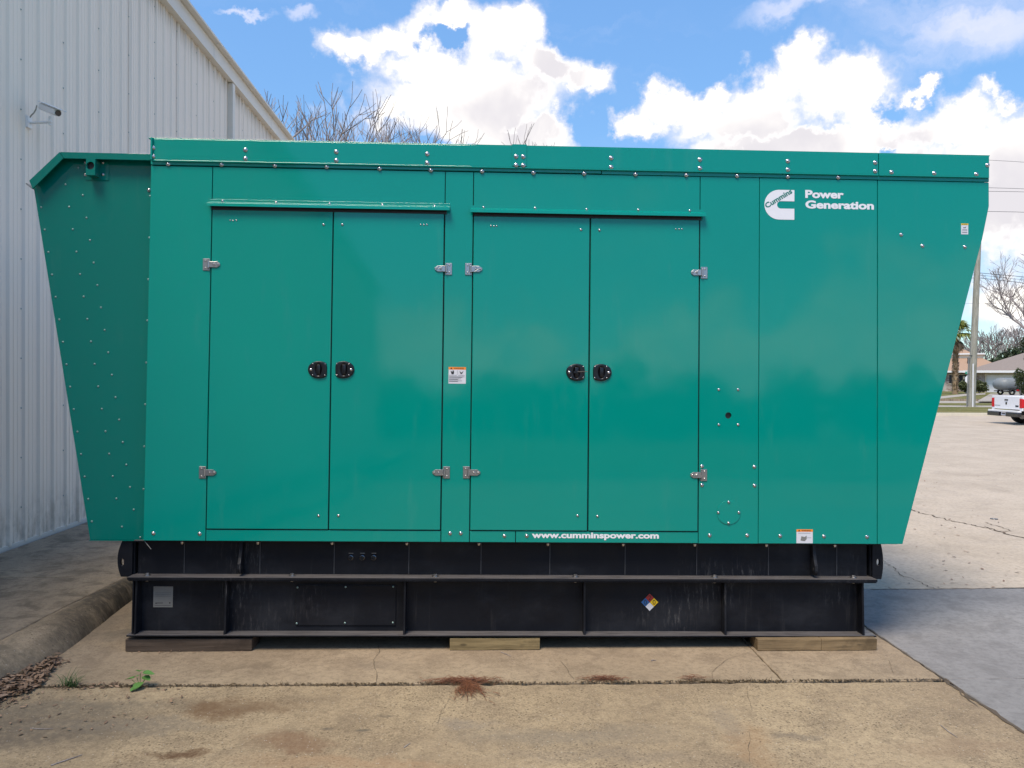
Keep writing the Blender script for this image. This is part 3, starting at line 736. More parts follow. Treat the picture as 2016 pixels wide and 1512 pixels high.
# folded strip and fascia
xj = FX((1184,340), (1184,346)); 
panel('trim_strip', xL, xj, zT+.001, zF0+.02, -.006, .01)
panel('trim_strip', xj, xRb, zT-.002, zF0+.02, -.005, .01)
xs0, xs1 = FX((1008,290),(1008,328), -.014), FX((1037,290),(1037,328), -.014); xf2 = FX((1730,301),(1730,343), -.014)
xm = FX((1022,292),(1022,330), -.014)
for a, b in ((fp(296,290,-.03)[0], xm), (xm, xf2), (xf2, xR)):
    f_o = panel('fascia', a, b, zF0, zF1, -.014, -.002, .003)
    MB().box(a+GAP, b-GAP, -.018, -.004, zF0-.006, zF0+.003).build('fascia_lip', GRN, f_o, .002)
MB().box(fp(296,290,-.03)[0], fp(296,290,-.03)[0]+.01, -.03, .2, zF0, zF1).build('fascia_return', GRN, gen, .001)
MB().box(xR-.01, xR, -.0138, .3, zF0, zF1).build('fascia_return', GRN, gen, .001)
MB().box(xs0, xs1, -.0185, -.0145, zF0+.008, zF1+.008).build('splice_plate', GRN, gen, .002)

# screws --------------------------------------------------------
def screw_mesh():
    m_ = MB().dome((0,0,0), .0138, .001, 14, 2, (0,-1,0), base=.002); m_.dome((0,-.002,0), .0098, .0075, 12, 4, (0,-1,0)); return m_.mesh('screw', True)
SM = screw_mesh(); SM.materials.append(MAT['zinc'])
def small_mesh():
    return MB().dome((0,0,0), .0085, .005, 10, 3, (0,-1,0), base=.001).mesh('screw', True)
SS = small_mesh(); SS.materials.append(MAT['zinc'])
def dot_mesh(): 
    return MB().dome((0,0,0), .0065, .004, 8, 3, (0,-1,0)).mesh('rivet', True)
SD = dot_mesh(); SD.materials.append(MAT['rivet'])
def put(mesh, name, pts, d, par=gen, scale=1.0):
    for (px, py) in pts:
        x, z = fp(px, py, d); o = link(name, mesh, None, par, (x, d, z)); o.rotation_euler = (0, random.uniform(0, 6), 0); o.scale = (scale,)*3
put(SM, 'screw', [(301,291),(301,308),(483,295),(483,312),(662,299),(662,316),(841,303),(841,321),(1203,311),(1203,329),(1378,314),(1378,331),(1551,317),(1551,334),(1723,320),(1723,337),(1755,339),(1839,341),(1922,343),(1944,325)], -.014)
put(SM, 'screw', [(1016,308),(1030,308.5),(1016,325),(1030,325.5)], -.0185)
put(SM, 'screw', [(331,323),(436,324),(541,326),(643,328.5),(747,332),(848,335),(949,337),(1050,340),(1150,341.5),(1251,343),(1351,344.5),(1451,346),(1551,347.5),(1650,349)], -.006, scale=.95)
put(SM, 'screw', [(302,1050),(393,1051),(886,1050),(907,1050),(993,1055),(1037,1055),(1397,1054),(1471,1054),(1536,1055),(1622,1056),(1707,1057),(1774,462),(1816,484),(1899.5,486),(1382,918),(1382,955),(1485,919),(1485.5,956)], 0, scale=.82)
put(SS, 'screw', [(1415,767),(1453,767),(1415,836),(1453,836)], 0)
cpx = fp(1434.5,1009); cr = .073
cov = MB(); vs = [(cpx[0]+cr*math.cos(2*math.pi*i/40), -.004, cpx[1]+cr*math.sin(2*math.pi*i/40)) for i in range(40)]
cov.add(vs+[(a, .001, c) for a, b, c in vs], [tuple(range(40))]+[(i, (i+1) % 40, (i+1) % 40+40, i+40) for i in range(40)])
cvo = cov.build('round_cover', GRN, gen, .001)
put(SS, 'screw', [(1434.5,988.5),(1414,1009),(1454.5,1009),(1434.5,1029.5)], -.004, cvo)

# doors ---------------------------------------------------------
HT = [(420,660),(428,610),(450,560),(485,522),(530,490),(610,460),(700,450),(790,465),(850,490),(872,510),(884,545),(890,600),(891,660),(889,730),(884,790),(872,825),(850,845),(790,870),(700,882),(610,872),(530,838),(485,805),(450,760),(428,710)]
PM = (fp(1008,730)[0]-fp(908,730)[0])/-100 if False else abs(fp(1008,730)[0]-fp(908,730)[0])/100
def handle(cx_px, cy_px, flip, par, wire=False):
    cx, cz = fp(cx_px, cy_px); k = PM/12.6; y0 = -.006
    sx = -1 if flip else 1
    outl = [((x-655)*k*sx, -(z-665)*k) for x, z in HT]
    N_ = len(outl); vs = []; fs = []
    ex, ez, rx, rz_ = (680-655)*k*sx, 0, 95*k, 165*k
    def ring_in(s, y): return [(ex+rx*s*math.cos(a), y, ez+rz_*s*math.sin(a)) for a in angs]
    angs = [math.atan2(z-ez, x-ex) for x, z in outl]
    rings = [[(x, y0, z) for x, z in outl], [(x*.97, y0-.008, z*.97) for x, z in outl], [(x*.93, y0-.010, z*.93) for x, z in outl],
             ring_in(1.0, y0-.010), ring_in(.85, y0-.006), ring_in(.5, y0-.001)]
    for r in rings: vs += r
    vs.append((ex, y0, ez))
    for j in range(len(rings)-1):
        for i in range(N_): fs.append((j*N_+i, j*N_+(i+1) % N_, (j+1)*N_+(i+1) % N_, (j+1)*N_+i))
    for i in range(N_): fs.append(((len(rings)-1)*N_+i, (len(rings)-1)*N_+(i+1) % N_, len(vs)-1))
    # paddle across the bowl
    m_ = MB().add(vs, fs); 
    for t in range(1):
        m_.box(ex-.010, ex+.012, y0-.012, y0-.002, -.030, .030)
    for (x, z) in ((550,520),(848,522),(548,797),(846,800)):
        pass
    h_ = m_.build('door_handle', MAT['blackplastic'], par, .0015, smooth=True, loc=(cx, 0, cz))
    # fixings are pale domes on the plate, joined as one small cluster each
    w_ = MB()
    for (x, z) in ((550,520),(848,522),(548,797),(846,800)): w_.dome(((x-655)*k*sx, y0-.010, -(z-665)*k), .0042, .003, 8, 3)
    w_.dome(((500-655)*k*sx, y0-.010, 0), .0078, .003, 12, 2); 
    s_ = w_.mesh('handle_screws', True); s_.materials.append(MAT['zinc']); so_ = link('handle_screws', s_, None, par, (cx, 0, cz))
    if wire:
        q_ = MB().tube(((640-655)*k, y0-.020, .002), ((955-655)*k, y0-.024, .004), .0028, .002, 6); q_.box(((600-655)*k), ((700-655)*k), y0-.024, y0-.014, -.006, .007)
        q_.build('locking_pin', MAT['blackplastic'], par, loc=(cx, 0, cz))
def hinge(px, py, side, par, par2):       # side -1: leaf to the left of the gap (plate on the right)
    x, z = fp(px, py); s = -side          # s=+1: leaf points to +x
    # pin plate on the frame
    pl = MB().box(x-s*.052, x-s*.012, -.005, -.0005, z-.036, z+.036) if s > 0 else MB().box(x+.012, x+.052, -.005, -.0005, z-.036, z+.036)
    xc = x-s*.032
    for dz in (-.022, .022): pl.dome((xc-s*.004, -.005, z+dz), .006, .004, 8, 3)
    pl.build('hinge_plate', MAT['steel'], par2, .004, segs=3)
    MB().box(min(xc+s*.011, xc+s*.014), max(xc+s*.011, xc+s*.014), -.0062, -.0045, z-.030, z+.030).build('hinge_slot', MAT['chrome'], par2)
    lf = MB(); pts = [(x-s*.016, z-.018), (x+s*.034, z-.018), (x+s*.052, z-.006), (x+s*.052, z+.006), (x+s*.034, z+.018), (x-s*.016, z+.018)]
    if s < 0: pts = pts[::-1]
    lf.prism_xz(pts, -.0125, -.0065)
    lf.tube((x-s*.018, -.010, z-.022), (x-s*.018, -.010, z+.022), .0072, .0072, 10)
    for dx in (.014, .040): lf.dome((x+s*dx, -.0125, z), .0065, .005, 8, 3)
    lf.prism_xz([(x+s*.006-.002, z-.017), (x+s*.006+.002, z-.017), (x+s*.030+.002, z), (x+s*.006+.002, z+.017), (x+s*.006-.002, z+.017), (x+s*.030-.002, z)] if s > 0 else
                [(x+s*.006+.002, z-.017), (x+s*.006+.002, z+.017)][:0] or [(x-.004-.002, z-.017), (x-.004+.002, z-.017), (x-.028+.002, z), (x-.004+.002, z+.017), (x-.004-.002, z+.017), (x-.028-.002, z)], -.0145, -.012)
    lf.build('hinge', MAT['steel'], par, .0015)
def door(x0, x1, flip, hpx, inner_screws, dots, hinges, wire=False, zt=0):
    d_ = MB().box(x0, x1, -.006, .030, zD0+.0005, zt).build('door', GRN, gen, .004, segs=3)
    handle(hpx[0], hpx[1], flip, d_, wire)
    put(SS, 'screw', inner_screws, -.006, d_, .95)
    put(SS, 'rivet', dots, -.006, d_, .62)
    for (px, py, sd) in hinges: hinge(px, py, sd, d_, gen)
g1 = .005
door(xA+g1, xAc-.003, False, (625.5,728), [(637,442),(627,1015)], [(453.5,433.6),(459.2,434),(465.4,433.6)], [(417,521,-1),(409.5,930,-1)], zt=zDa)
door(xAc+.004, xB-g1, True, (679.5,728), [(674,442),(666,1015)], [(828.3,442),(834.7,442.4),(840.7,442)], [(873,529.5,1),(868.5,930,1)], zt=zDa)
door(xC+g1-.001, xCc-.004, False, (1132.5,733), [(1144,452),(1137,1015)], [(966.4,444.7),(972.5,445),(977.8,444.7)], [(932.5,530,-1),(928.5,930,-1)], True, zt=zDb)
door(xCc+.004, xE-g1-.001, True, (1185.5,733.5), [(1180,453),(1176,1016)], [(1330.8,450.7),(1337,451),(1342.8,450.7)], [(1376,537,1),(1375,935,1)], zt=zDb)

# rain canopies over the doors
def canopy(pL, pR, spx):
    xa, za = fp(*pL); xb, zb = fp(*pR); z = (za+zb)/2
    m_ = MB()
    prof_ = [(-.0005, z+.020), (-.003, z+.020), (-.003, z+.004), (-.036, z-.010), (-.038, z-.030), (-.035, z-.030), (-.033, z-.012), (-.0005, z+.001)]
    m_.prism_yz(prof_, xa, xb); c_ = m_.build('rain_canopy', GRN, gen, .001)
    put(SM, 'screw', spx, -.003, c_, .55)
    MB().box(xa+.02, xb-.02, -.006, -.0008, z-.046, z-.002).build('canopy_shade_strip', MAT['ink'], gen)  # added black strip: the dark shade band under the canopy, put in as colour
canopy((411,397), (886,409), [(438,396),(544,398.5),(649,401),(753,403.6),(856,406)])
canopy((926,409.5), (1387,421), [(952,408),(1053.6,410),(1155,412),(1256.6,413),(1358,414.5)])

# logo and lettering --------------------------------------------
def zx(x, y_): return fp(1460+x/6.72, 340+y_/6.72, -.001)
lg = MB(); k = PM/6.72; c0 = zx(498, 423); c1 = zx(518, 425)
xr = zx(698, 423)[0]; ro = 201*k; ri = 50*k
outer = [(xr, c0[1]+ro)]+[(c0[0]+ro*math.cos(t), c0[1]+ro*math.sin(t)) for t in [math.pi/2+math.pi*i/32 for i in range(33)]]+[(xr, c0[1]-ro)]
inner = [(xr, c1[1]-ri)]+[(c1[0]+ri*math.cos(t), c1[1]+ri*math.sin(t)) for t in [-math.pi/2-math.pi*i/16 for i in range(17)]]+[(xr, c1[1]+ri)]
poly = outer+inner
bm = bmesh.new(); vv = [bm.verts.new((x, -.0012, z)) for x, z in poly]; ed = [bm.edges.new((vv[i], vv[(i+1) % len(vv)])) for i in range(len(vv))]
bmesh.ops.triangle_fill(bm, use_beauty=True, edges=ed); me = bpy.data.meshes.new('logo'); 
ret = bmesh.ops.extrude_face_region(bm, geom=list(bm.faces))
for v in ret['geom']:
    if isinstance(v, bmesh.types.BMVert): v.co.y = -.0002
bmesh.ops.recalc_face_normals(bm, faces=bm.faces)
bm.to_mesh(me); bm.free()
logo = link('logo', me, MAT['white_decal'], gen)
cc = zx(487, 341); ln = math.hypot(355, 235)*k*.97
text_part('logo_lettering', 'Cummins', MAT['logo_green'], logo, cc[0]-ln/2, cc[0]+ln/2, cc[1]-36*k, cc[1]+38*k, -.0016, .03, math.atan2(235, 355)-.03, thick=.0003)
def lettering(t, a, b, bold, nm='lettering', mat='white_decal', d=0.0, par=gen, space=1.0):
    x0, z1 = fp(*a, d); x1, z0 = fp(*b, d)
    return text_part(nm, t, MAT[mat], par, x0, x1, min(z0, z1), max(z0, z1), d-.0008, bold, thick=.0006, space=space)
lettering('Power', (1585.3,374), (1661,391.4), .04)
lettering('Generation', (1585.5,394.4), (1720.3,413), .04)
lettering('www.cumminspower.com', (1047,1047.8), (1297,1064), .038)

# stickers
def sticker(nm, x0, y0, x1, y1, head, hmat, d=0.0, lines=(), word='WARNING', pict=True, base='label_white'):
    a = fp(x0, y0, d); b = fp(x1, y1, d); z0, z1 = b[1], a[1]; X0, X1 = a[0], b[0]
    s_ = MB().box(X0, X1, d-.0010, d-.0001, z0, z1).build(nm, MAT[base], gen)
    w, h = X1-X0, z1-z0
    if head:
        MB().box(X0, X1, d-.0016, d-.0011, z1-h*head, z1).build('header_band', MAT[hmat], s_)
        text_part('lettering', word, MAT['ink'], s_, X0+w*.3, X0+w*.88, z1-h*head*.82, z1-h*head*.2, d-.0018, .01, thick=.0002)
        MB().prism_xz([(X0+w*.10, z1-h*head*.82), (X0+w*.22, z1-h*head*.82), (X0+w*.16, z1-h*head*.15)], d-.002, d-.0017).build('warning_triangle', MAT['ink'], s_)
    m_ = MB()
    for (u0, u1, v, t) in lines: m_.box(X0+w*u0, X0+w*u1, d-.0016, d-.0011, z1-h*(v+t), z1-h*v)
    if lines: m_.build('small_print', MAT['ink'], s_)['kind'] = 'stuff'
    return s_, X0, X1, z0, z1
s_, X0, X1, z0, z1 = sticker('warning_sticker', 883.3, 722.5, 917, 755.5, .15, 'orange', lines=[(.03,.48,.49,.015),(.56,.93,.49,.015),(.03,.93,.575,.022),(.03,.80,.615,.02),(.03,.72,.70,.022),(.03,.55,.74,.022),(.03,.78,.82,.02),(.03,.55,.86,.022)])
w, h = X1-X0, z1-z0
pm = MB(); 
def pp(u, v): return (X0+w*u, z1-h*v)
pm.prism_xz([pp(.17,.43),pp(.30,.43),pp(.32,.30),pp(.28,.20),pp(.24,.20),pp(.22,.30),pp(.14,.22),pp(.12,.25)], -.0018, -.0011)
pm.prism_xz([pp(.62,.22),pp(.70,.42),pp(.78,.40),pp(.86,.22),pp(.74,.34)][::1], -.0018, -.0011); pm.box(X0+w*.505, X0+w*.515, -.0018, -.0011, z1-h*.46, z1-h*.2)
pm.build('pictogram', MAT['ink'], s_)
s_, X0, X1, z0, z1 = sticker('warning_sticker', 1568, 1042, 1600, 1069.5, .17, 'orange', lines=[(.1,.85,.27,.015),(.62,.9,.6,.015)])
w, h = X1-X0, z1-z0
MB().prism_xz([pp(.25,.8),pp(.5,.85),pp(.62,.7),pp(.62,.45),pp(.5,.55),pp(.3,.5)], -.0018, -.0011).build('pictogram', MAT['label_grey'], s_)
s_, X0, X1, z0, z1 = sticker('caution_sticker', 1892, 440, 1906, 461.5, .14, 'yellow', lines=[(.15,.85,.55,.02),(.15,.85,.62,.02),(.15,.85,.78,.02),(.15,.85,.84,.02)], word='CAUTION')
w, h = X1-X0, z1-z0
MB().prism_xz([pp(.3,.42),pp(.6,.42),pp(.75,.26),pp(.55,.36),pp(.3,.36)], -.0018, -.0011).build('pictogram', MAT['ink'], s_)

# intake hood on the left ---------------------------------------
HD = .055
P = lambda x, y_, d=HD: fp(x, y_, d)
a0 = P(66,368); a1 = P(120,303); a2 = (xL, P(296,306)[1]); a3 = (xL, P(282,1064)[1]); a4 = P(177,1062)
zb_ = (a3[1]+a4[1])/2
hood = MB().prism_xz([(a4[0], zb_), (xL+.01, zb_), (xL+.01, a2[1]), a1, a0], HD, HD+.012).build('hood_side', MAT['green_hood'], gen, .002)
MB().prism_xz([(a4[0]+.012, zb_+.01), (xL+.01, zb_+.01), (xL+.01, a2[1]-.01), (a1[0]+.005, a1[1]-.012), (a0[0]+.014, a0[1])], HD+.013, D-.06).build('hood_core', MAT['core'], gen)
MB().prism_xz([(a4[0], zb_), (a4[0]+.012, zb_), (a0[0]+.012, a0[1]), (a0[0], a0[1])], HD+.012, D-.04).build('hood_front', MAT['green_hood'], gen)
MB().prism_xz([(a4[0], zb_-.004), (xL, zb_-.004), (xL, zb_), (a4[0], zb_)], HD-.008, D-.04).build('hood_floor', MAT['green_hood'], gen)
b0 = P(58,352,-.0); b1 = P(119,299.5,0); b2 = (xL-.002, P(296,303.5,0)[1]); t_ = .040
nrm = Vector((b1[0]-b0[0], b1[1]-b0[1])).normalized(); nn = (nrm.y, -nrm.x)
in0 = (b0[0]+.022, P(66,372,0)[1]); in1 = P(126,312,0); in2 = (b2[0], P(296,316,0)[1])
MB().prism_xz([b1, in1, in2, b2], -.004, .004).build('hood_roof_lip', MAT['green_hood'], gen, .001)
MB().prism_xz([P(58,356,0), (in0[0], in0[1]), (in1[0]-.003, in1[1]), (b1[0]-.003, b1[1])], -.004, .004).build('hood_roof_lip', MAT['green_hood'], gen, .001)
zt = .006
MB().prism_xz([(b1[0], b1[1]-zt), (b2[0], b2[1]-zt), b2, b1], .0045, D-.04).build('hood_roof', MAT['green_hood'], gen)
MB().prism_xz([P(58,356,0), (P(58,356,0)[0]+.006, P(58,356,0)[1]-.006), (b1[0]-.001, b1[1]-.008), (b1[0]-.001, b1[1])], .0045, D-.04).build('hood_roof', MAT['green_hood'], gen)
MB().prism_xz([P(50,362,0.03), P(62,371,0.03), P(64,369,0.03), P(52,360,0.03)], .03, D-.1).build('drip_edge', MAT['steel'], gen)
riv = [(81+7.13*i, 408+44.2*i) for i in range(15)]+[(129+7.15*i, 363+44.2*i) for i in range(15)]+[(163+7.15*i, 384.5+44.2*i) for i in range(15)]+[(154,330),(240,1037),(276,1058)]
put(SD, 'rivet', riv, HD)
put(SM, 'screw', [(293,374)], HD-.002, scale=.8); put(SD, 'rivet', [(295.5,386),(294,468),(292,550),(290,631),(288,714),(286,796),(284,879),(282.5,963)], .02)
# lifting box under the hood roof
bx0, bz1 = P(171.5,313.5,-.0); bx1, bz0 = P(189,346,-.0)
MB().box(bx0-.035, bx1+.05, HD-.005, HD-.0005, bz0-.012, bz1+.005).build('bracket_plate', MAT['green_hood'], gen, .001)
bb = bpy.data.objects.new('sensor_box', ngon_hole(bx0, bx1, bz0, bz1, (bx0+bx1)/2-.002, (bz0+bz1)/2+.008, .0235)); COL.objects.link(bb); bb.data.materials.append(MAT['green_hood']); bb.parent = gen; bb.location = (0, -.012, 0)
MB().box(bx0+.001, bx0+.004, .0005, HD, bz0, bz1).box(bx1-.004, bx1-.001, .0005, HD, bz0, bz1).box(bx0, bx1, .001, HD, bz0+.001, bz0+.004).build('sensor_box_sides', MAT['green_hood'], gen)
MB().box(bx0+.005, bx1-.005, .006, HD-.01, bz0+.005, bz1-.002).build('box_interior', MAT['ink'], gen)
for (px, py) in ((168,319),(202,320),(168,344),(202.5,343.5)): put(SM, 'screw', [(px, py)], HD-.005, scale=.7)

# upper skid beam -----------------------------------------------
BLK = MAT['black']; WD = .095
zs0 = FZ((250,1143), (1727,1145)); zs1 = zB-.004; zfl = FZ((250,1138), (1727,1141.5))
sxL = FX((250,1138), (250,1138)); sxR = fp(1728,1140)[0]
MB().box(sxL+.02, sxR-.02, WD, WD+.014, zs0+.008, zs1).build('skid_web', BLK, gen, .002)
MB().box(sxL, sxR, .0, WD+.05, zs0, zfl+.003).build('skid_flange', BLK, gen, .002)
MB().box(sxL+.05, sxR-.05, WD+.02, D-.05, zs0+.05, zs1-.002).build('skid_core', MAT['core'], gen)
MB().box(sxL+.02, sxR-.02, .03, D-.02, zs1-.006, zs1+.001).build('skid_top_flange', BLK, gen, .001)
# web seams
for px in (363,512,658,805,947,1082.5,1230.5,1371.5,1512.5,1647):
    x, _ = fp(px, 1105, WD); MB().box(x-.0022, x+.0022, WD-.003, WD-.0005, zfl+.006, zs1-.012).build('weld_seam', MAT['seam'], gen)
    x, z = fp(px-4, 1074.5, .045)
    MB().dome((x, .045, zs1-.006), .011, .014, 8, 2, (0,0,-1), base=.005).build('bolt', MAT['zinc'], gen)
for px in (290,575,857,1133,1407,1680):
    x, _ = fp(px, 1134, .05)
    b_ = MB().tube((x, .05, zfl+.003), (x, .05, zfl+.007), .021, .021, 12); b_.tube((x, .05, zfl+.007), (x, .05, zfl+.018), .012, .012, 6); b_.build('bolt', MAT['steel'] , gen, .001)
    MB().tube((x, .05, zs0-.018), (x, .05, zs0), .010, .012, 6).build('bolt', MAT['steel'], gen, .001)
# end plates with rounded outer edge and eye
for s, px, bul, hx_ in ((1, 250, 236, 245), (-1, 1727, 1734, 1724.5)):
    x0 = fp(px, 1100, WD)[0]; xb_ = fp(bul, 1100, WD)[0]; H = zs1-zs0; pts = []
    for i in range(17):
        t = i/16; pts.append((x0+(xb_-x0)*math.sin(math.pi*(.12+.82*t))**.75, zs0+.004+(H-.004)*t))
    xin = x0+s*.045; pts = pts+[(xin, zs1), (xin, zs0+.004)]
    if s < 0: pass
    cz = fp(hx_, 1105, WD)[1]; cxh = fp(hx_, 1105, WD)[0]
    bm = bmesh.new(); ov = [bm.verts.new((a, 0, b)) for a, b in pts]; iv = [bm.verts.new((cxh+.011*math.cos(2*math.pi*i/20), 0, cz+.022*math.sin(2*math.pi*i/20))) for i in range(20)]
    ed = [bm.edges.new((ov[i], ov[(i+1) % len(ov)])) for i in range(len(ov))]+[bm.edges.new((iv[i], iv[(i+1) % 20])) for i in range(20)]
    bmesh.ops.triangle_fill(bm, use_beauty=True, edges=ed); ret = bmesh.ops.extrude_face_region(bm, geom=list(bm.faces))
    for v in ret['geom']:
        if isinstance(v, bmesh.types.BMVert): v.co.y = .02
    bmesh.ops.recalc_face_normals(bm, faces=bm.faces); me = bpy.data.meshes.new('lifting_plate'); bm.to_mesh(me); bm.free()
    link('lifting_plate', me, BLK, gen, (0, WD-.03, 0))
    MB().box(x0+s*.048-.006, x0+s*.048+.006, WD-.012, D-.03, zs0+.008, zs1).build('skid_end', BLK, gen)
# lifting hooks standing off the web
for px in (471.5, 1606):
    x, _ = fp(px, 1100, .03); pts = []
    yo = [(WD, zs1), (.055, zs1), (.050, zs1-.05), (.035, zs1-.10), (.018, zs1-.135)]
    for i in range(9): t = math.pi*(.95-1.25*i/8)+math.pi*.5; 
    yo += [(.045+.030*math.cos(t), zfl+.050+.032*math.sin(t)) for t in [math.pi*(.9+.75*i/7) for i in range(8)]]+[(WD, zfl+.012)]
    MB().prism_yz(yo, x-.010, x+.010).build('lifting_lug', BLK, gen, .003)
    MB().tube((x-.012, .045, zfl+.052), (x+.012, .045, zfl+.052), .013, .013, 14).build('lug_eye', MAT['ink'], gen)
# ports
for px in (691,713.5,736):
    x, z = fp(px, 1097.5, WD); m_ = MB(); n = 18; vs = []; fs = []
    for (r, yy_) in ((.0165, WD), (.0165, WD-.010), (.0115, WD-.012), (.0110, WD-.001)):
        vs += [(x+r*math.cos(2*math.pi*i/n), yy_, z+r*math.sin(2*math.pi*i/n)) for i in range(n)]
    for j in range(3):
        for i in range(n): fs.append((j*n+i, j*n+(i+1) % n, (j+1)*n+(i+1) % n, (j+1)*n+i))
    m_.add(vs, fs).build('port', MAT['chrome'], gen); MB().tube((x, WD-.0015, z), (x, WD-.0005, z), .0113, .0113, n).build('port_hole', MAT['ink'], gen)
    MB().box(x-.014, x+.014, WD-.0012, WD-.0003, z+.024, z+.028).build('port_label', MAT['label_grey'], gen)

# fuel tank base ------------------------------------------------
TD = .088; zt0 = FZ((248,1253), (1727,1255.5)); ztf = FZ((248,1250), (1727,1251.5)); zt1 = zs0-.003
txL, txR = fp(254,1200)[0], fp(1713,1200)[0]
MB().box(txL+.01, txR, TD, TD+.012, zt0+.006, zt1).build('tank_wall', BLK, gen, .002)
MB().box(fp(248,1252)[0], fp(1726,1254)[0], .0, TD+.06, zt0, zt0+.010).build('tank_flange', BLK, gen, .003)
MB().box(sxL+.005, sxR-.005, .004, TD+.05, zt1-.004, zt1+.001).build('tank_top_flange', BLK, gen, .001)
MB().box(txL+.012, txR-.002, TD+.013, D-.06, zt0+.004, zt1-.005).build('tank_body', BLK, gen)
for px in (270, 446, 797, 1150, 1426, 1696):
    x, _ = fp(px, 1200, .04)
    MB().prism_yz([(TD, zt0+.010), (.008, zt0+.010), (.014, zt0+.05), (.022, zt1-.03), (.022, zt1-.004), (TD, zt1-.004)], x-.006, x+.006).build('stiffener', BLK, gen, .001)
x = fp(261,1200,.02)[0]; MB().box(x-.004, x+.004, .02, TD+.01, zt0+.010, zt1-.004).build('stiffener', BLK, gen, .001)
a = fp(583,1151.5,TD-.006); b = fp(779,1231.5,TD-.006)
hc = MB().box(a[0], b[0], TD-.008, TD-.001, b[1], a[1]).build('access_cover', BLK, gen, .006)
put(SD, 'screw', [(585.5,1156.5),(680.5,1155.5),(774,1155),(584,1227.5),(679,1226.5),(773.5,1226)], TD-.008, hc, 1.1)
s_, X0, X1, z0, z1 = sticker('data_plate', 302.5, 1154.5, 340, 1195.5, 0, None, d=TD-.001, base='label_grey', lines=[(.18,.5,.78,.03),(.08,.9,.90,.015),(.82,.88,.76,.06),(.1,.9,.3,.006),(.1,.9,.38,.006),(.1,.9,.46,.006)])
w, h = X1-X0, z1-z0
MB().prism_xz([pp(.10,.825),pp(.19,.825),pp(.145,.76)], TD-.0035, TD-.0022).build('emblem', MAT['ink'], s_)
# hazard diamond
dx, dz = fp(1279,1185.5,TD); r = 17.3*PM*1.02
dm = MB().prism_xz([(dx, dz-r), (dx+r, dz), (dx, dz+r), (dx-r, dz)], TD-.0012, TD-.0002).build('hazard_diamond', MAT['ink'], gen)
q_ = r/2; e = r*.475
for (ox, oz, mt_, nm) in ((0, q_, 'red', 'red_square'), (q_, 0, 'yellow', 'yellow_square'), (-q_, 0, 'blue', 'blue_square'), (0, -q_, 'label_white', 'white_square')):
    MB().prism_xz([(dx+ox, dz+oz-e), (dx+ox+e, dz+oz), (dx+ox, dz+oz+e), (dx+ox-e, dz+oz)], TD-.0018, TD-.0013).build(nm, MAT[mt_], dm)
for (ox, oz, t) in ((0, q_, '2'), (q_, 0, '0'), (-q_, 0, '0')):
    text_part('lettering', t, MAT['ink'], dm, dx+ox-.0088, dx+ox+.0088, dz+oz-.015, dz+oz+.015, TD-.0022, 0, thick=.0003)

# timber blocks -------------------------------------------------
def timber(px0, py0, px1, py1, mat, label, depth=.14, split=None):
    a = G(px0, py1); b = G(px1, py1); y_ = (a.y+b.y)/2
    o = empty('timber_block', ((a.x+b.x)/2, y_, 0)); tag(o, label, 'timber', 'timber blocks under the generator')
    ht = WY((px0+px1)/2, py0, y_).z
    w_ = b.x-a.x; xs = [-w_/2, w_/2] if split is None else [-w_/2, (G(split, py1).x-a.x)-w_/2, w_/2]
    for i, (u, v) in enumerate(zip(xs, xs[1:])):
        n = 6; vs = []; t0 = [(0, .002), (0, ht-.003), (depth, ht-.006), (depth, .002)]
        mb = MB()
        for k_ in range(n+1):
            x_ = u+(v-u)*k_/n+(.0015 if i else 0)
            for (yy_, zz_) in t0: vs.append((x_, yy_+random.gauss(0, .0012), zz_+random.gauss(0, .0008)))
        fs = [(4*k_+j, 4*(k_+1)+j, 4*(k_+1)+(j+1) % 4, 4*k_+(j+1) % 4) for k_ in range(n) for j in range(4)]+[(0,1,2,3), tuple(4*n+j for j in (3,2,1,0))]
        mb.add(vs, fs).build('beam', mat[i] if isinstance(mat, list) else mat, o, .003)
timber(247.5, 1257, 495, 1283, MAT['wood_dark'], 'dark weathered timber block under the left end of the black tank')
timber(885.5, 1256, 1063, 1280.5, MAT['wood_yellow'], 'short yellowish timber block under the middle of the black tank')
timber(1491, 1257, 1727, 1281.5, [MAT['wood_brown'], MAT['wood_brown']], 'brown timber block under the right end of the black tank', split=1617)

# ================================================================== LITTER AND WEEDS
def leaf_mesh(mb, c, L, w, yaw, pitch, roll, curl=.3):
    R = Euler((roll, pitch, yaw)).to_matrix(); c = Vector(c)
    pts = [(-.5, 0, 0), (-.15, .5, curl*.3), (.2, .42, curl*.25), (.5, 0, curl*.15), (.2, -.42, curl*.3), (-.15, -.5, curl*.35), (0, 0, 0)]
    vs = [c+R @ Vector((x*L, y*w, z*w)) for x, y, z in pts]
    mb.add(vs, [(0,1,6),(1,2,6),(2,3,6),(3,4,6),(4,5,6),(5,0,6)])
def in_poly(x, y, P):
    r = False
    for (x0, y0), (x1, y1) in zip(P, P[1:]+P[:1]):
        if (y0 > y) != (y1 > y) and x < (x1-x0)*(y-y0)/(y1-y0)+x0: r = not r
    return r
R_ = random.Random(3)
def leaf_field(poly_px, n, L=(.02,.05), h=.02, edge=None):
    P = [(G(*p).x, G(*p).y) for p in poly_px]; xs = [p[0] for p in P]; ys = [p[1] for p in P]; mb = MB(); k = 0
    while k < n:
        x, y_ = R_.uniform(min(xs), max(xs)), R_.uniform(min(ys), max(ys))
        if not in_poly(x, y_, P): continue
        l = R_.uniform(*L); z = R_.random()**1.5*h+.004
        leaf_mesh(mb, (x, y_, z), l, l*R_.uniform(.22,.42), R_.uniform(0, 6.3), R_.gauss(0, .22), R_.gauss(0, .3), R_.uniform(-.5,.7)); k += 1
    return mb
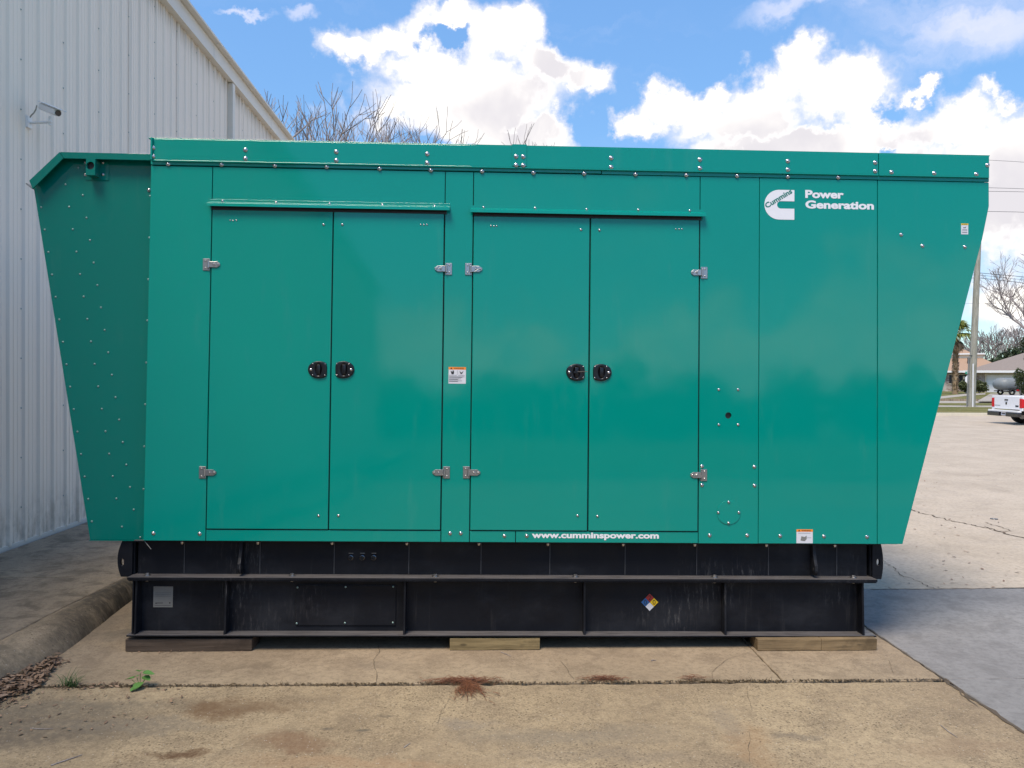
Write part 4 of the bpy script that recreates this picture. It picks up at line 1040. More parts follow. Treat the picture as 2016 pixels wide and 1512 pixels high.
lf = leaf_field([(-160,1400),(0,1340),(60,1318),(112,1294),(120,1302),(88,1345),(55,1366),(0,1384),(-160,1470)], 1350, (.025,.062), .03)
for pl, n in (([(-100,1395),(0,1382),(75,1366),(110,1358),(60,1375),(0,1400),(-100,1420)], 120), ([(60,1330),(125,1296),(140,1300),(90,1350)], 50), ([(-50,1400),(60,1385),(300,1350),(420,1350),(300,1420),(40,1470)], 60), ([(250,1283),(480,1283),(480,1287),(250,1287)], 14), ([(90,1352),(150,1346),(240,1346),(240,1353),(120,1362)], 60)):
    q_ = leaf_field(pl, n, (.015,.035), .008); lf.add(q_.v, q_.f)
o = lf.build('leaf_litter', MAT['litter']); tag(o, 'drift of dry brown leaves against the rolled kerb', 'leaves', kind='stuff')
# debris and moss in the long joint
mb = MB()
ja = G(60, 1353); jb = G(1868, 1339)
for i in range(5200):
    t = R_.random(); dens = .35+.65*abs(math.sin(t*9+1))*abs(math.sin(t*23))
    if R_.random() > dens: continue
    p = ja.lerp(jb, t); l = R_.uniform(.005, .018)
    leaf_mesh(mb, (p.x, p.y+R_.gauss(.002, .010), .0015+abs(R_.gauss(0, .0015))), l, l*.4, R_.uniform(0, 6.3), R_.gauss(0, .12), R_.gauss(0, .12))
for i in range(120):
    p = ja.lerp(jb, R_.triangular(0, 1, .28)); leaf_mesh(mb, (p.x, p.y+R_.gauss(.004, .007), .003), R_.uniform(.004,.014), .0016, R_.uniform(0, 6.3), R_.uniform(-1.4, -.3), 0)
o = mb.build('joint_debris', MAT['moss']); tag(o, 'dark crumbs and moss filling the long joint in the concrete', 'debris', kind='stuff')
mb = MB()      # small light and dark bits strewn over the slab
for i in range(260):
    px, py = R_.uniform(0, 2016), R_.uniform(1290, 1512); p = G(px, py); l = R_.uniform(.003, .010)
    if p.x > XD: continue
    leaf_mesh(mb, (p.x, p.y, .0025), l, l*R_.uniform(.25,.7), R_.uniform(0, 6.3), R_.gauss(0, .2), 0)
for i in range(150):
    px, py = R_.uniform(1740, 2016), R_.uniform(870, 1160); p = G(px, py); l = R_.uniform(.012, .05)
    leaf_mesh(mb, (p.x, p.y, .006), l, l*R_.uniform(.2,.5), R_.uniform(0, 6.3), R_.gauss(0, .2), 0)
o = mb.build('scattered_debris', MAT['litter']); tag(o, 'small leaf bits scattered over the concrete', 'debris', kind='stuff')
# twigs
for (a, b, r) in (((986,1284.5),(1006,1293),.0022), ((1852,1429),(1885,1453),.002), ((100,1508),(162,1487),.003), ((60,1435),(104,1436),.0018), ((795,1473),(808,1464),.0018), ((1282,1302),(1292,1301),.003)):
    a = G(*a); b = G(*b); m_ = (a+b)/2+Vector((R_.gauss(0,.004), R_.gauss(0,.006), .004)); t = MB().tube(a+Vector((0,0,.003)), m_, r, r, 5); t.tube(m_, b+Vector((0,0,.003)), r, r*.5, 5)
    o = t.build('twig', MAT['bark']); o['kind'] = 'stuff'; tag(o, 'thin dark twig lying on the concrete', 'twig'); 
c = G(1957, 1022); o = MB().tube((0,0,-.01), (0,0,.008), .045, .042, 16).build('drain_cap', MAT['chrome'], None, .003, loc=c); tag(o, 'small dark round cap set in the pale lot concrete', 'drain cap')
# pine needle clumps
def needles(cpx, n, sx, sy, lab, fan=None):
    c = G(*cpx); mb = MB()
    for i in range(n):
        if fan and R_.random() < .55:
            a = R_.uniform(*fan); rr = abs(R_.gauss(0, .10)); x = c.x+rr*math.cos(a); y_ = c.y+rr*math.sin(a); yaw = a+R_.gauss(0, .35)
        else:
            x = c.x+R_.gauss(0, sx); y_ = c.y+R_.gauss(0, sy)+.02; yaw = R_.gauss(0, .7)
        L = R_.uniform(.04, .10); z = R_.uniform(.003, .02); d = Vector((math.cos(yaw), math.sin(yaw), R_.gauss(0, .07)))*L/2; p = Vector((x, y_, z))
        side = Vector((-math.sin(yaw), math.cos(yaw), 0))*.0011; bend = Vector((0, 0, R_.uniform(0, .008)))
        A, B, C_ = p-d, p+bend, p+d
        A.z = max(A.z, .003); C_.z = max(C_.z, .003)
        mb.add([A-side, A+side, B+side, B-side, C_+side*.4, C_-side*.4, B+Vector((0,0,.0016))], [(0,1,2,3),(3,2,4,5),(0,6,3),(1,6,2),(6,4,5)])
    o = mb.build('pine_needles', MAT['needles']); tag(o, lab, 'pine needles', kind='stuff')
needles((918,1346), 620, .085, .014, 'fan shaped clump of rusty pine needles on the long joint in the concrete', (-2.0, -.75))
needles((1190,1342), 110, .055, .007, 'low drift of rusty pine needles right of the big clump')
needles((1370,1341), 30, .05, .005, 'few rusty pine needles lying in the joint')
# grass tuft
c = G(140, 1352); mb = MB()
def blade(mb, c, L, yaw, lean, w):
    prev = None; vs = []; side = Vector((-math.sin(yaw), math.cos(yaw), 0))
    for i in range(6):
        t = i/5; a = lean*t*1.2; r = L*t*math.sin(a*.9+.12); z = L*t*math.cos(a*.8)
        p = c+Vector((math.cos(yaw)*r, math.sin(yaw)*r, max(z, .003))); ww = w*(1-t)**.6; vs += [p-side*ww, p+side*ww]
    mb.add(vs, [(2*i, 2*i+1, 2*i+3, 2*i+2) for i in range(5)])
for i in range(70): blade(mb, c+Vector((R_.gauss(0,.025), R_.gauss(0,.012), 0)), R_.uniform(.04,.115), R_.uniform(0, 6.3), R_.uniform(.3, 1.5), R_.uniform(.0012,.0026))
o = mb.build('grass_tuft', MAT['tuft']); tag(o, 'dark green grass tuft growing from the joint near the leaf drift', 'grass')
for (px, n, lb) in ((228, 12, 'tiny dry grass sprout in the joint just left of the broad leaved weed'), (560, 16, 'widest dry grass sprout in the joint below the access cover'), (592, 10, 'small dry sprout in the joint close to the widest one'), (1465, 12, 'dry sprout in the joint left of the diagonal saw cut end'), (1380,6, 'faint dry sprout in the joint at the rightmost needle drift'), (1505,6, 'faint dry sprout in the joint nearest to the saw cut end')):
    mb = MB(); c = G(px, 1350 if px < 900 else 1341)
    for i in range(n): blade(mb, c+Vector((R_.gauss(0,.02), 0, 0)), R_.uniform(.015,.045), R_.uniform(0,6.3), R_.uniform(.5,1.5), .0014)
    o = mb.build('grass_sprout', MAT['moss']); tag(o, lb, 'grass', 'sprouts in the joint')
# broad leaved weed
c = G(276, 1353); wd = empty('weed', c); tag(wd, 'small bright green broad leaved weed growing from the joint', 'weed')
stm = MB(); lv = [(-.055,.0,.045,2.9,.062),(-.004,.01,.082,1.8,.062),(.042,.0,.072,.3,.068),(.036,-.01,.050,-.4,.06),(.004,-.035,.022,-1.6,.07),(-.022,.0,.058,2.4,.045),(-.01,-.05,.012,-2.0,.05)]
for (x, y_, z, yaw, s) in lv:
    p = Vector((x, y_, z)); stm.tube((0,0,0), p*.8+Vector((0,0,.005)), .0018, .0014, 5)
    s *= .86; m_ = MB(); d = Vector((math.cos(yaw), math.sin(yaw), -.25)).normalized(); sd = Vector((-d.y, d.x, .1)).normalized()
    outl = [(-.5,0),(-.38,.32),(-.1,.50),(.2,.42),(.42,.2),(.55,0),(.42,-.2),(.2,-.42),(-.1,-.5),(-.38,-.32)]
    vs = [p+d*(a*s)+sd*(b*s*.85)+Vector((0,0,abs(b)*s*.25)) for a, b in outl]+[p-Vector((0,0,.001))]
    m_.add(vs, [(i, (i+1) % 10, 10) for i in range(10)]); m_.build('leaf', MAT['weed'], wd)
stm.build('stem', MAT['weed'], wd)
# the bent wire scrap sticking out under the enclosure corner
x, z = fp(292, 1068, .02); MB().tube((x-.02, .02, z+.005), (x+.03, -.01, z-.034), .0022, .0015, 5).build('cable_end', MAT['label_grey'], gen)

# ================================================================== TREES
def branch(mb, p, d, L, r, depth, rnd, spread=.55, up=.12, tips=None, minr=.012, kids=(2,3)):
    n = 3; q = p
    for i in range(n):
        d2 = (d+Vector((rnd.gauss(0,.11), rnd.gauss(0,.11), rnd.gauss(0,.07)+up*.3))).normalized()
        e = q+d2*(L/n); mb.tube(q, e, max(r*(1-i*.12), minr), max(r*(1-(i+1)*.12), minr), 5 if r > .06 else 3, caps=False); q = e; d = d2
        if depth > 1 and i < n-1 and rnd.random() < .6:
            a = rnd.uniform(0, 6.3); s = Vector((math.cos(a), math.sin(a), rnd.uniform(-.1,.5))); branch(mb, q, (d*.6+s*.8).normalized(), L*.62, r*.45, depth-2, rnd, spread, up, tips, minr)
    if depth <= 0:
        if tips is not None: tips.append(q)
        return
    for k in range(rnd.randint(*kids)):
        a = rnd.uniform(0, 6.3); s = Vector((math.cos(a), math.sin(a), 0)); s = (s-d*s.dot(d)).normalized()
        branch(mb, q, (d+s*rnd.uniform(spread*.6, spread*1.3)+Vector((0,0,up))).normalized(), L*rnd.uniform(.68,.86), r*.62, depth-1, rnd, spread, up, tips, minr)
def bare_tree(loc, H, seed, label, group=None, depth=6, minr=.012, spread=.5, tw=.25, lean=(0,0)):
    rnd = random.Random(seed); o = empty('bare_tree', loc); tag(o, label, 'tree', group)
    tr = MB(); p = Vector((0,0,-.1)); d = Vector((lean[0], lean[1], 1)).normalized(); r = H*.018; L = H*tw
    for i in range(4):
        e = p+(d+Vector((rnd.gauss(0,.03), rnd.gauss(0,.03), 0)))*L/4; tr.tube(p, e, r*(1-.06*i), r*(1-.06*(i+1)), 10, caps=False); p = e
    tr.build('trunk', MAT['bark'], o)
    cr = MB()
    for k in range(4):
        a = k*1.6+rnd.uniform(-.4,.4); s = Vector((math.cos(a), math.sin(a), 0))
        branch(cr, p-Vector((0,0,.05*k)), (Vector((0,0,1))+s*rnd.uniform(.3,.75)).normalized(), L*.85, r*.62, depth-1, rnd, spread, .14, None, minr)
    zmax = max(v[2] for v in cr.v); k = (H-p.z)/(zmax-p.z)
    cr.v = [(v[0]*.95*k+p.x*(1-k*.95), v[1]*.95*k+p.y*(1-k*.95), p.z+(v[2]-p.z)*k) for v in cr.v]
    me = cr.mesh('crown'); link('crown', me, MAT['bark'], o)
    return o
def at(px, py_top, depth):     # ground position and height of something whose top shows at py_top
    t = WY(px, py_top, depth); return (t.x, depth, 0), t.z
for (px, pt, dep, seed, lab) in ((548,176,46,11,'tall bare tree beside the end of the metal roof'), (612,196,50,12,'bare tree in the middle of the group behind the green unit'), (690,222,54,13,'lower wide bare tree at the right of the group behind the unit'), (868,240,60,15,'lone bare tree whose top just clears the green roof')):
    loc, H = at(px, pt, dep); H *= 1.03; bare_tree(loc, H, seed, lab, 'bare trees behind the generator', depth=6, minr=.0065, spread=.62)
loc, H = at(2085, 440, 62); bare_tree((loc[0], 62, 0), H, 21, 'large bare tree reaching into the frame at the far right', None, 7, .009, .6, .2)
k_ = 0
for i in range(8):
    px = 1880+i*22+R_.uniform(-6,6); pt = R_.uniform(632, 678) if px > 1930 else R_.uniform(650, 680); dep = R_.uniform(118, 150)
    loc, H = at(px, pt, dep); bare_tree(loc, H, 40+i, ['leafless far tree directly behind the palm crown','leafless far tree between the palm crown and the pole','leafless far tree straight behind the utility pole','leafless far tree beyond the roofs, first to the right of the pole','leafless far tree beyond the roofs, second to the right of the pole','leafless far tree beyond the roofs, third to the right of the pole','leafless far tree beyond the grey roof, last before the frame edge','leafless far tree beyond the grey roof, cut by the frame edge'][i], 'bare trees beyond the houses', 5, .035, .5)
def foliage(mb, c, rx, ry, rz, n, s, rnd, flat=1.0):
    for i in range(n):
        while True:
            v = Vector((rnd.uniform(-1,1), rnd.uniform(-1,1), rnd.uniform(-1,1)))
            if .25 < v.length < 1: break
        lump = .82+.25*math.sin(v.x*5+c[0])*math.cos(v.y*4+v.z*5+c[1])
        p = Vector(c)+Vector((v.x*rx*lump, v.y*ry*lump, v.z*rz*lump)); u = Vector((rnd.gauss(0,1), rnd.gauss(0,1), rnd.gauss(0,1))).normalized(); w = u.cross(Vector((rnd.gauss(0,1), rnd.gauss(0,1), rnd.gauss(0,1)))).normalized()
        k = s*rnd.uniform(.5, 1.4); mb.add([p-u*k, p+w*k*.45, p+u*k, p-w*k*.45], [(0,1,2,3)])
def leafy(name, loc, blobs, label, cat, mat, n, s, seed, trunk=None, group=None):
    rnd = random.Random(seed); o = empty(name, loc); tag(o, label, cat, group); mb = MB()
    tot = sum(b[3]*b[5] for b in blobs)
    for b in blobs: foliage(mb, b[:3], b[3], b[4], b[5], int(n*b[3]*b[5]/tot), s, rnd)
    mb.build('crown' if cat == 'tree' else 'foliage', MAT[mat], o)
    if trunk:
        t = MB().tube((0,0,-.1), (0,0,trunk[1]), trunk[0], trunk[0]*.6, 8, caps=False)
        for b in blobs: t.tube((0,0,trunk[1]*.7), (b[0],b[1],b[2]), trunk[0]*.4, trunk[0]*.15, 5, caps=False)
        t.build('trunk', MAT['bark'], o)
    return o
p = WY(2000, 700, 112); leafy('evergreen_tree', (p.x, 112, 0), [(0,0,4,4.2,3,2.6),(2.5,0,5.3,3,3,1.8),(-2.6,0,3.5,2.2,2,1.6)], 'dark evergreen tree rising behind the grey house roof', 'tree', 'evergreen', 5200, .28, 5, (.2, 3.5))
p = WY(2012, 700, 66); leafy('evergreen_bush', (p.x-.1, 66, 0), [(.6,0,1.2,1.0,.9,1.3),(-.15,0,2.0,.5,.5,.85),(1.2,0,2.6,.8,.7,.8)], 'upright bright green bush beside the covered boat', 'bush', 'shrub', 3600, .09, 6, (.06, 1.2))
p = WY(2020, 660, 72); leafy('evergreen_tree', (p.x+.7, 72, 0), [(0,0,5.2,1.2,1.2,1.4),(.5,0,3.8,1.3,1.2,1.5)], 'green tree cut by the right edge of the photo above the bush', 'tree', 'evergreen', 3000, .12, 7, (.12, 4))
for (px, w_, sd, lab) in ((1902, 1.15, 8, 'round dark bush left of the street pole'), (1928, .95, 9, 'round dark bush right of the street pole')):
    p = G(px, 774); yy_ = 83; p = WY(px, 762, yy_); leafy('round_bush', (p.x, yy_, .15), [(0,0,.85,w_,.9,.62),(.3,0,.5,w_*.7,.7,.4)], lab, 'bush', 'shrub', 2600, .11, sd, (.07, .7), 'bushes in front of the brick house')
# fan palm
def palm(px, dep):
    p = WY(px, 766, dep); top = WY(px, 668, dep).z; rnd = random.Random(5)
    o = empty('palm_tree', (p.x, dep, .15)); tag(o, 'fan palm with a shaggy brown trunk in front of the tan roofed house', 'tree')
    t = MB(); H = top-.15
    for i in range(12): t.tube((0,0,H*i/12), (0,0,H*(i+1)/12), .30-.006*i+rnd.uniform(-.02,.02), .27-.006*i, 10, caps=False)
    for i in range(420):
        a = rnd.uniform(0,6.3); z = rnd.uniform(.2, H); r0 = .27; c_, s_ = math.cos(a), math.sin(a); w = .07
        t.add([(r0*c_-w*s_, r0*s_+w*c_, z), (r0*c_+w*s_, r0*s_-w*c_, z), ((r0+.14)*c_, (r0+.14)*s_, z+.22)], [(0,1,2)])
    t.build('trunk', MAT['palmdead'], o)
    def fronds(n, elr, zc, mat, nm, L=1.35):
        mb = MB()
        for i in range(n):
            a = rnd.uniform(0, 6.3); e = rnd.uniform(*elr); d = Vector((math.cos(a)*math.cos(e), math.sin(a)*math.cos(e), math.sin(e)))
            base = Vector((0,0,zc)); hub = base+d*rnd.uniform(.5,.9); side = d.cross(Vector((0,0,1))); side = side.normalized() if side.length > .1 else Vector((1,0,0)); upv = side.cross(d)
            mb.tube(base, hub, .03, .02, 4, caps=False)
            for k in range(13):
                t_ = (k/12-.5)*2.5; dd = d*math.cos(t_)+side*math.sin(t_); L2 = L*rnd.uniform(.6,.85)*(1-.2*abs(t_)); tip = hub+dd*L2-Vector((0,0,L2*rnd.uniform(.15,.5))); mid = hub+dd*L2*.55; w = (d.cross(dd)+upv*.1).normalized().cross(dd).normalized()*.06
                mb.add([hub, mid+w, tip, mid-w], [(0,1,2,3)])
        mb.build(nm, MAT[mat], o)
    fronds(54, (-.45, 1.45), H+.75, 'palmleaf', 'crown', 1.75); fronds(24, (-1.45, -.7), H+.15, 'palmdead', 'dry_fronds', 1.0)
palm(1880.5, 78)

# ================================================================== POLE, WIRES, SIGN
yp = G(1912, 805).y
pb = WY(1912, 805, yp); pt_ = WY(1925, 500, yp); ax_ = (pt_-pb)/(pt_.z-pb.z)
pole = empty('utility_pole', (pb.x, yp, .1)); tag(pole, 'weathered wooden utility pole leaning slightly at the kerb across the lot', 'pole')
HP = 13.95; m_ = MB()
for i in range(10): m_.tube(ax_*(HP*i/10)-Vector((0,0,.2)), ax_*(HP*(i+1)/10)-Vector((0,0,.2)), .20-.008*i, .20-.008*(i+1), 14, caps=(i == 9))
m_.build('shaft', MAT['polewood'], pole, smooth=True)
# white cable guard in front of the pole
a = WY(1915, 805, yp-.25)-pole.location; b = WY(1916, 716, yp-.25)-pole.location
MB().tube(a, b, .038, .038, 8).build('cable_guard', MAT['white_paint'], pole)
st_ = MB().tube(ax_*2.9-Vector((.28,.1,0)), ax_*2.9-Vector((0,.1,0)), .025, .025, 6); st_.build('bracket', MAT['chrome'], pole)
cv = MB()
for i in range(8): cv.tube(ax_*(i*.35)+Vector((-.27,-.02,0)), ax_*((i+1)*.35)+Vector((-.27,-.02,0)), .03, .03, 6, caps=False)
cv.build('conduit', MAT['label_grey'], pole)
for (py0, py1, r, lab) in ((314,319,.010,'topmost overhead wire running right from the pole'), (369,371.5,.011,'upper wire of the close pair above the lot'), (376.5,377.5,.011,'lower wire of the close pair above the lot'), (416,417.5,.012,'single overhead wire under the close pair'), (537,545,.014,'overhead cable crossing just above the trees'), (541,551,.009,'thin drop wire between the two low cables'), (547,557,.014,'lowest overhead cable at the pole'), (597,598,.006,'faint thin line low behind the pole')):
    a = WY(1925, py0, yp); b = WY(2016, py1, yp); d = (b-a)/(b.x-a.x); m_ = MB(); P_ = []
    for sgn in (1,):
        for i in range(25):
            x = i*2.2; sag = .0016*(x-0)*(x-52.8)*.5; P_.append(Vector((a.x+x, yp, a.z+d.z*x+sag-(.0016*.5*(3)*(3-52.8))*min(1, x/3))))
    for u, v in zip(P_, P_[1:]): m_.tube(u, v, r, r, 5, caps=False)
    # and on to the left, hidden behind the enclosure
    Pl = [Vector((a.x-x, yp, a.z+.0008*x*(x-50))) for x in (0, 5, 12, 20, 30, 40, 50)]
    for u, v in zip(Pl, Pl[1:]): m_.tube(u, v, r, r, 5, caps=False)
    o = m_.build('power_line', MAT['chrome']); tag(o, lab, 'power line', 'overhead wires from the pole')
# stop sign seen from behind with street name blade
ys = 60.0; p = WY(1908, 747, ys); g0 = Vector((p.x, ys, .15)); sg = empty('stop_sign', g0); tag(sg, 'octagonal sign seen from behind with a green street blade beside the pole', 'sign')
MB().tube((0,0,0), (0,0,WY(1908,731,ys).z-.15), .035, .035, 6).build('post', MAT['polewood'], sg)
cz = WY(1908, 747, ys).z-.15; ro_ = .38
MB().prism_xz([(ro_*math.cos(math.pi/8+i*math.pi/4), cz+ro_*math.sin(math.pi/8+i*math.pi/4)) for i in range(8)], -.045, -.036).build('sign_plate', MAT['white_paint'], sg)
z1_ = WY(1908, 734, ys).z-.15; MB().box(-.32, .40, -.02, .0, z1_-.10, z1_+.10).build('street_name_blade', MAT['signgreen'], sg)
MB().box(-.2, .2, -.024, -.021, z1_-.035, z1_+.035).build('lettering', MAT['label_white'], sg)
p = WY(1894,741,ys); 

# ================================================================== HOUSES
def quadroof(mb, e, th=.15):   # list of polygons
    for P_ in e: mb.add(P_, [tuple(range(len(P_)))])
dep = 95.0; HR = rad(-33.3); KS = .84
def X_(px, d): return WY(px, 740, d).x
def Z_(py, d): return WY(1940, py, d).z
hA = empty('brick_house', (X_(1900, dep), dep, .15), HR); tag(hA, 'brick house with a tan shingle roof and a cream raised part left of the pole', 'house')
ox, oy = hA.location.x, hA.location.y
def LX(px, d): return (X_(px, d)-ox)*KS
xa, xb = LX(1770, dep), LX(1938, dep); ze = Z_(731, dep)-.15; zr = Z_(698, dep)-.15+1.1
MB().box(xa, xb, 0, 11, -.2, ze).build('wall', MAT['brickm'], hA)
rf = MB(); y0, y1 = -.7, 11.7; e0, e1 = xa-.7, LX(1987, dep); rz0 = ze-.02; 
rf.add([(e0,y0,rz0),(e1,y0,rz0),(e1-5.5,5.5,zr),(e0+5.5,5.5,zr),(e0,y1,rz0),(e1,y1,rz0)], [(0,1,2,3),(4,3,2,5),(1,5,2),(0,3,4),(0,4,5,1)]); rf.build('roof', MAT['roof_tan'], hA)
MB().box(e0-.02, e1, y0-.06, y0, rz0-.16, rz0+.08).build('fascia', MAT['white_paint'], hA)
xc0, xc1 = LX(1850, dep), LX(1935, dep)
MB().box(xc0, xc1, 2.6, 7.5, ze+.9, Z_(699, dep+3)-.15).build('dormer_wall', MAT['cream'], hA)
MB().box(xc0-.2, xc1+.2, 2.3, 7.7, Z_(699, dep+3)-.145, Z_(697, dep+3)-.10).build('dormer_roof', MAT['white_paint'], hA)
vx_ = LX(1906, dep); MB().box(vx_-.12, vx_+.12, 1.2, 1.4, ze+.4, ze+1.75).build('roof_vent', MAT['chrome'], hA)
w0 = LX(1894, dep); wf = MB().box(w0-1.4, w0+.5, -.03, .02, 1.0, 2.1).build('window', MAT['glass'], hA); MB().box(w0-1.47, w0+.57, -.06, -.031, 2.1, 2.18).box(w0-1.47, w0+.57, -.06, -.031, .92, 1.0).box(w0-.5, w0-.42, -.06, -.031, 1.0, 2.1).build('window_frame', MAT['cream'], wf)
lx = LX(1898, dep); MB().box(lx-.12, lx+.12, -.3, -.04, 1.55, 1.95).build('wall_lantern', MAT['cream'], hA)
# right house
dep2 = 90.0
hB = empty('garage_house', (X_(1965, dep2), dep2, .15), HR); tag(hB, 'house with a grey hip roof and white double garage door at the right edge', 'house')
ox = hB.location.x; ze = Z_(730.5, dep2)-.15
L0 = LX(1924, dep2); g0_, g1_ = LX(1942, dep2), LX(2004, dep2); gz = Z_(737, dep2)-.15; R0 = LX(2140, dep2)
w = MB().box(L0, g0_, 0, .3, -.2, ze).box(g1_, R0, 0, .3, -.2, ze).box(g0_, g1_, 0, .3, gz, ze).box(L0, R0, .31, 11, -.2, ze); w.build('wall', MAT['brickm'], hB)
gd = MB()
for i in range(4):
    z0_, z1_ = -.02+gz*i/4, gz*(i+1)/4-.03; gd.box(g0_, g1_, .12, .17, z0_, z1_)
gd.build('garage_door', MAT['white_paint'], hB)
MB().box(g0_-.12, g0_, -.05, .1, 0, gz+.12).box(g1_, g1_+.12, -.05, .1, 0, gz+.12).box(g0_, g1_, -.05, .1, gz, gz+.12).build('garage_frame', MAT['cream'], hB)
e0, e1 = LX(1896, dep2), R0+.8; zr = 6.0
MB().add([(e0,-.9,ze-.02),(e1,-.9,ze-.02),(e1-6,5.4,zr),(e0+9.6,5.4,zr),(e0,11.7,ze-.02),(e1,11.7,ze-.02)], [(0,1,2,3),(4,3,2,5),(1,5,2),(0,3,4),(0,4,5,1)]).build('roof', MAT['roof_grey'], hB)
MB().box(e0-.05, e1, -.98, -.91, ze-.2, ze+.07).build('fascia', MAT['white_paint'], hB)
MB().box(e0, L0, -.9, 11, ze-.22, ze-.16).build('porch_ceiling', MAT['white_paint'], hB)
# covered boat on a trailer
db = 74.0; p = WY(1984, 757, db); bt = empty('covered_boat', (p.x, db, .16)); tag(bt, 'rounded boat under a grey cover on a trailer in front of the garage door', 'boat')
bx0, bx1 = X_(1958.5, db)-p.x, X_(2030, db)-p.x; zt_ = Z_(744, db)-.16; zb2 = Z_(768, db)-.16
vs = []; fs = []; ns, nr = 22, 14
for i in range(ns+1):
    t = i/ns; x = bx0+(bx1-bx0)*t; e = min(1, math.sin(min(t*4.5+.03, 1)*math.pi/2)**.45) if t < .55 else 1-.35*((t-.55)/.45)**2
    for j in range(nr):
        a = 2*math.pi*j/nr; cy_, sz_ = math.cos(a), math.sin(a); zc = (zt_+zb2)/2; hh = (zt_-zb2)/2*e
        vs.append((x, .95*e*math.copysign(abs(cy_)**.7, cy_), zc+hh*math.copysign(abs(sz_)**.75, sz_)+random.gauss(0,.012)))
for i in range(ns):
    for j in range(nr): fs.append((i*nr+j, i*nr+(j+1) % nr, (i+1)*nr+(j+1) % nr, (i+1)*nr+j))
fs += [tuple(range(nr)), tuple(range(ns*nr, ns*nr+nr))]
MB().add(vs, fs).build('cover', MAT['greycover'], bt, smooth=True)
def wheel_mesh(r, w):
    m_ = MB(); prof_ = [(r*.62, -w/2), (r*.94, -w/2), (r, -w*.32), (r, w*.32), (r*.94, w/2), (r*.62, w/2)]; n = 28; vs = []
    for i in range(n):
        a = 2*math.pi*i/n
        for rr, xx in prof_: vs.append((xx, rr*math.cos(a), rr*math.sin(a)))
    k = len(prof_); fs = [(i*k+j, i*k+(j+1) % k, ((i+1) % n)*k+(j+1) % k, ((i+1) % n)*k+j) for i in range(n) for j in range(k)]
    return m_.add(vs, fs).mesh('tyre', True)
TW = wheel_mesh(.30, .2)
for sx in (-.75,):
    for yy_ in (-.85, .85):
        for xx in (0.0,):
            o = link('wheel', TW, MAT['rubber'], bt, (bx0+1.15, yy_, .30)); o.rotation_euler = (0, 0, rad(90))
fr = MB().box(bx0+.4, bx1, -.7, -.6, .35, .45).box(bx0+.4, bx1, .6, .7, .35, .45).box(bx0+1.1, bx0+1.2, -.8, .8, .3, .4)
fr.build('trailer_frame', MAT['chrome'], bt); MB().box(bx0+1.5, bx0+1.75, -1.02, -.97, .42, .56).box(bx0+2.0, bx0+2.3, -1.0, -.96, .3, .42).build('tail_light', MAT['lamp_red'], bt)

# ================================================================== PICKUP TRUCK
rw = G(2011, 833)      # left rear wheel contact
tk = empty('pickup_truck', (0, 0, 0)); tag(tk, 'white pickup truck parked in the lot, seen from behind and cut by the frame', 'truck')
ang = rad(-92)         # forward is away and to the right
tk.rotation_euler = (0, 0, ang)
c_, s_ = math.cos(ang), math.sin(ang)
WB, TWD = 1.05, .76    # rear overhang to wheel, half track
# local frame: +y forward, +x right; wheel at (-TWD, 0)
tk.location = (rw.x-(-TWD*c_), rw.y+0.0-(-TWD*s_), 0)
CP = MAT['carpaint']
W2 = .89; yr = -WB
# bed sides with wheel arch
def side_profile(y0, y1, z0, z1, yc, r):
    pts = [(y0, z0+.1), (y0, z1), (y1, z1), (y1, z0)]
    arch = [(yc+r*math.cos(t), .38+r*math.sin(t)) for t in [math.pi*i/12 for i in range(13)]]
    arch = [p for p in arch if p[1] >= z0]
    return pts+[(arch[0][0]+.01, z0)]+arch+[(arch[-1][0]-.01, z0+.03)]
sp_ = side_profile(yr, 1.05, .52, 1.05, 0, .47)
for sx in (-1, 1):
    MB().prism_yz(sp_, sx*W2, sx*(W2-.09)).build('bed_side', CP, tk, .025, segs=3)
MB().box(-W2+.09, W2-.09, yr+.12, 1.0, .55, .60).build('bed_floor', MAT['rubber'], tk)
MB().box(-W2+.09, W2-.09, 1.0, 1.04, .55, 1.05).build('bed_front', CP, tk)
MB().box(-W2+.16, W2-.16, yr-.015, yr+.05, .56, 1.055).build('tailgate', CP, tk, .02, segs=3)
MB().box(-W2, -W2+.155, yr-.005, yr+.05, .52, .62).box(W2-.155, W2, yr-.005, yr+.05, .52, .62).box(-W2, -W2+.155, yr-.005, yr+.05, .97, 1.05).box(W2-.155, W2, yr-.005, yr+.05, .97, 1.05).build('corner_panel', CP, tk, .01)
for sx in (-1, 1): MB().box(min(sx*W2, sx*(W2-.15))-.004*(sx < 0), max(sx*W2, sx*(W2-.15))+.004*(sx > 0), yr-.02, yr+.12, .625, .965).build('tail_light', MAT['lamp_red'], tk, .02)
MB().box(-.10, .10, yr-.03, yr-.016, .88, .93).build('tailgate_handle', MAT['ink'], tk, .008)
MB().prism_xz([(-.05,.80),(-.03,.73),(.03,.73),(.05,.80),(.02,.83),(-.02,.83)], yr-.024, yr-.016).build('emblem', MAT['chrome'], tk)
MB().box(.52,.70,yr-.02,yr-.016,.66,.72).build('badge', MAT['ink'], tk); MB().box(-.70,-.36,yr-.02,yr-.016,.68,.70).build('badge', MAT['label_grey'], tk)
bp = MB().box(-W2+.01, W2-.01, yr-.16, yr-.02, .46, .53).build('bumper_step', MAT['white_paint'], tk, .012)
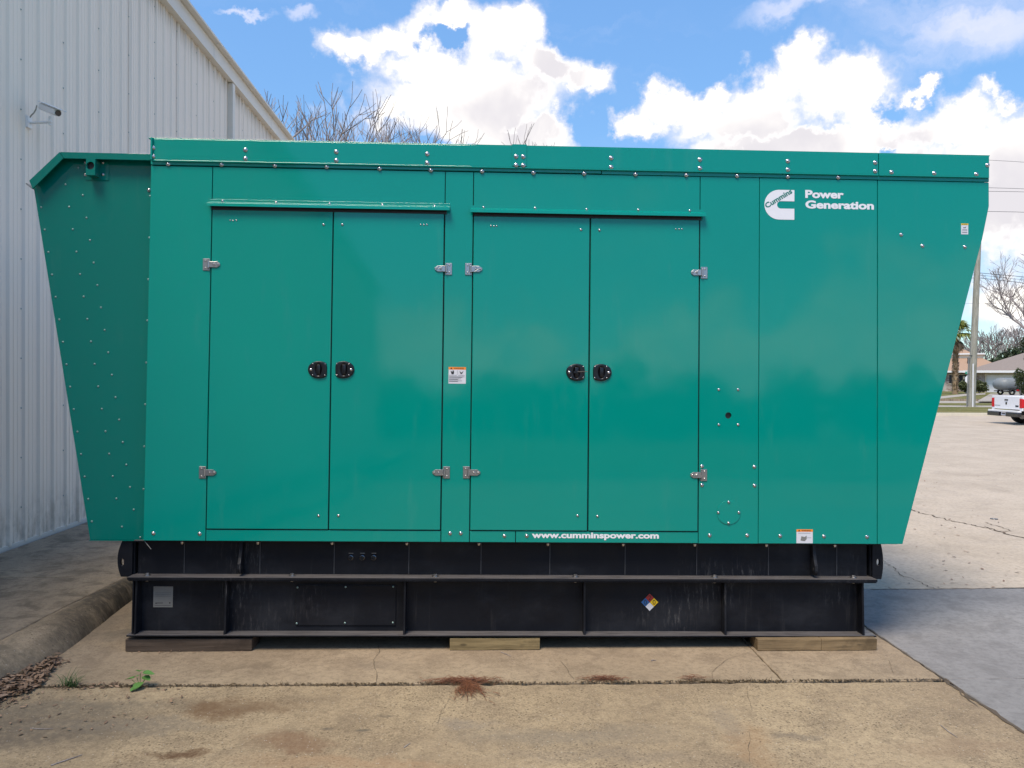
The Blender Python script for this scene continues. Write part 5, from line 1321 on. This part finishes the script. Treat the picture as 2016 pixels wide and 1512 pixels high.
MB().box(-W2-.01, -.20, yr-.18, yr-.03, .30, .455).box(.20, W2+.01, yr-.18, yr-.03, .30, .455).box(-.199, .199, yr-.10, yr-.03, .31, .45).build('bumper', MAT['chrome'], tk, .02)
pl = MB().box(-.155, .155, yr-.115, yr-.105, .33, .46).build('number_plate', MAT['label_white'], tk, .004)
MB().box(-.09, .09, yr-.118, yr-.1155, .375, .415).build('plate_marks', MAT['ink'], pl)
# cab
cab = [(1.10,.50),(3.05,.50),(4.55,.45),(4.60,.95),(3.6,1.08),(3.25,1.12),(2.7,1.72),(1.35,1.74),(1.12,1.15)]
MB().prism_yz(cab, -W2+.02, W2-.02).build('cab', CP, tk, .06, segs=3)
MB().box(-.62, .62, 1.10, 1.25, 1.22, 1.60).build('rear_window', MAT['glass'], tk, .02)
for sx in (-1, 1): MB().prism_yz([(1.45,1.18),(3.05,1.18),(2.65,1.62),(1.5,1.64)], sx*(W2-.018), sx*(W2-.030)).build('side_window', MAT['glass'], tk)
TW2 = wheel_mesh(.385, .27)
for (wx, wy) in ((-TWD,0),(TWD,0),(-TWD,3.55),(TWD,3.55)):
    o = link('wheel', TW2, MAT['rubber'], tk, (wx, wy, .385)); MB().tube((wx*1.0-.05, wy, .385), (wx+.05, wy, .385), .23, .23, 18).build('rim', MAT['steel'], tk)
MB().box(-.5, .5, -.9, 3.3, .36, .50).build('chassis', MAT['rubber'], tk)

# ================================================================== BEHIND THE CAMERA (what the paint mirrors)
rr_ = random.Random(77)
mb = MB()
for i in range(60):
    a = rad(105+i*2.4+rr_.uniform(-1,1)); R0_ = rr_.uniform(52,66); x, y_ = R0_*math.sin(a), R0_*math.cos(a); h_ = rr_.uniform(3.4,6.6)*(1 if rr_.random() < .8 else 1.35); w_ = rr_.uniform(2.2,4)
    foliage(mb, (x, y_, h_*.5), w_, w_, h_*.62, 700, .4, rr_)
o = mb.build('far_treeline', MAT['evergreen']); tag(o, 'low far line of trees behind the photographer beyond the lot', 'trees', kind='stuff')
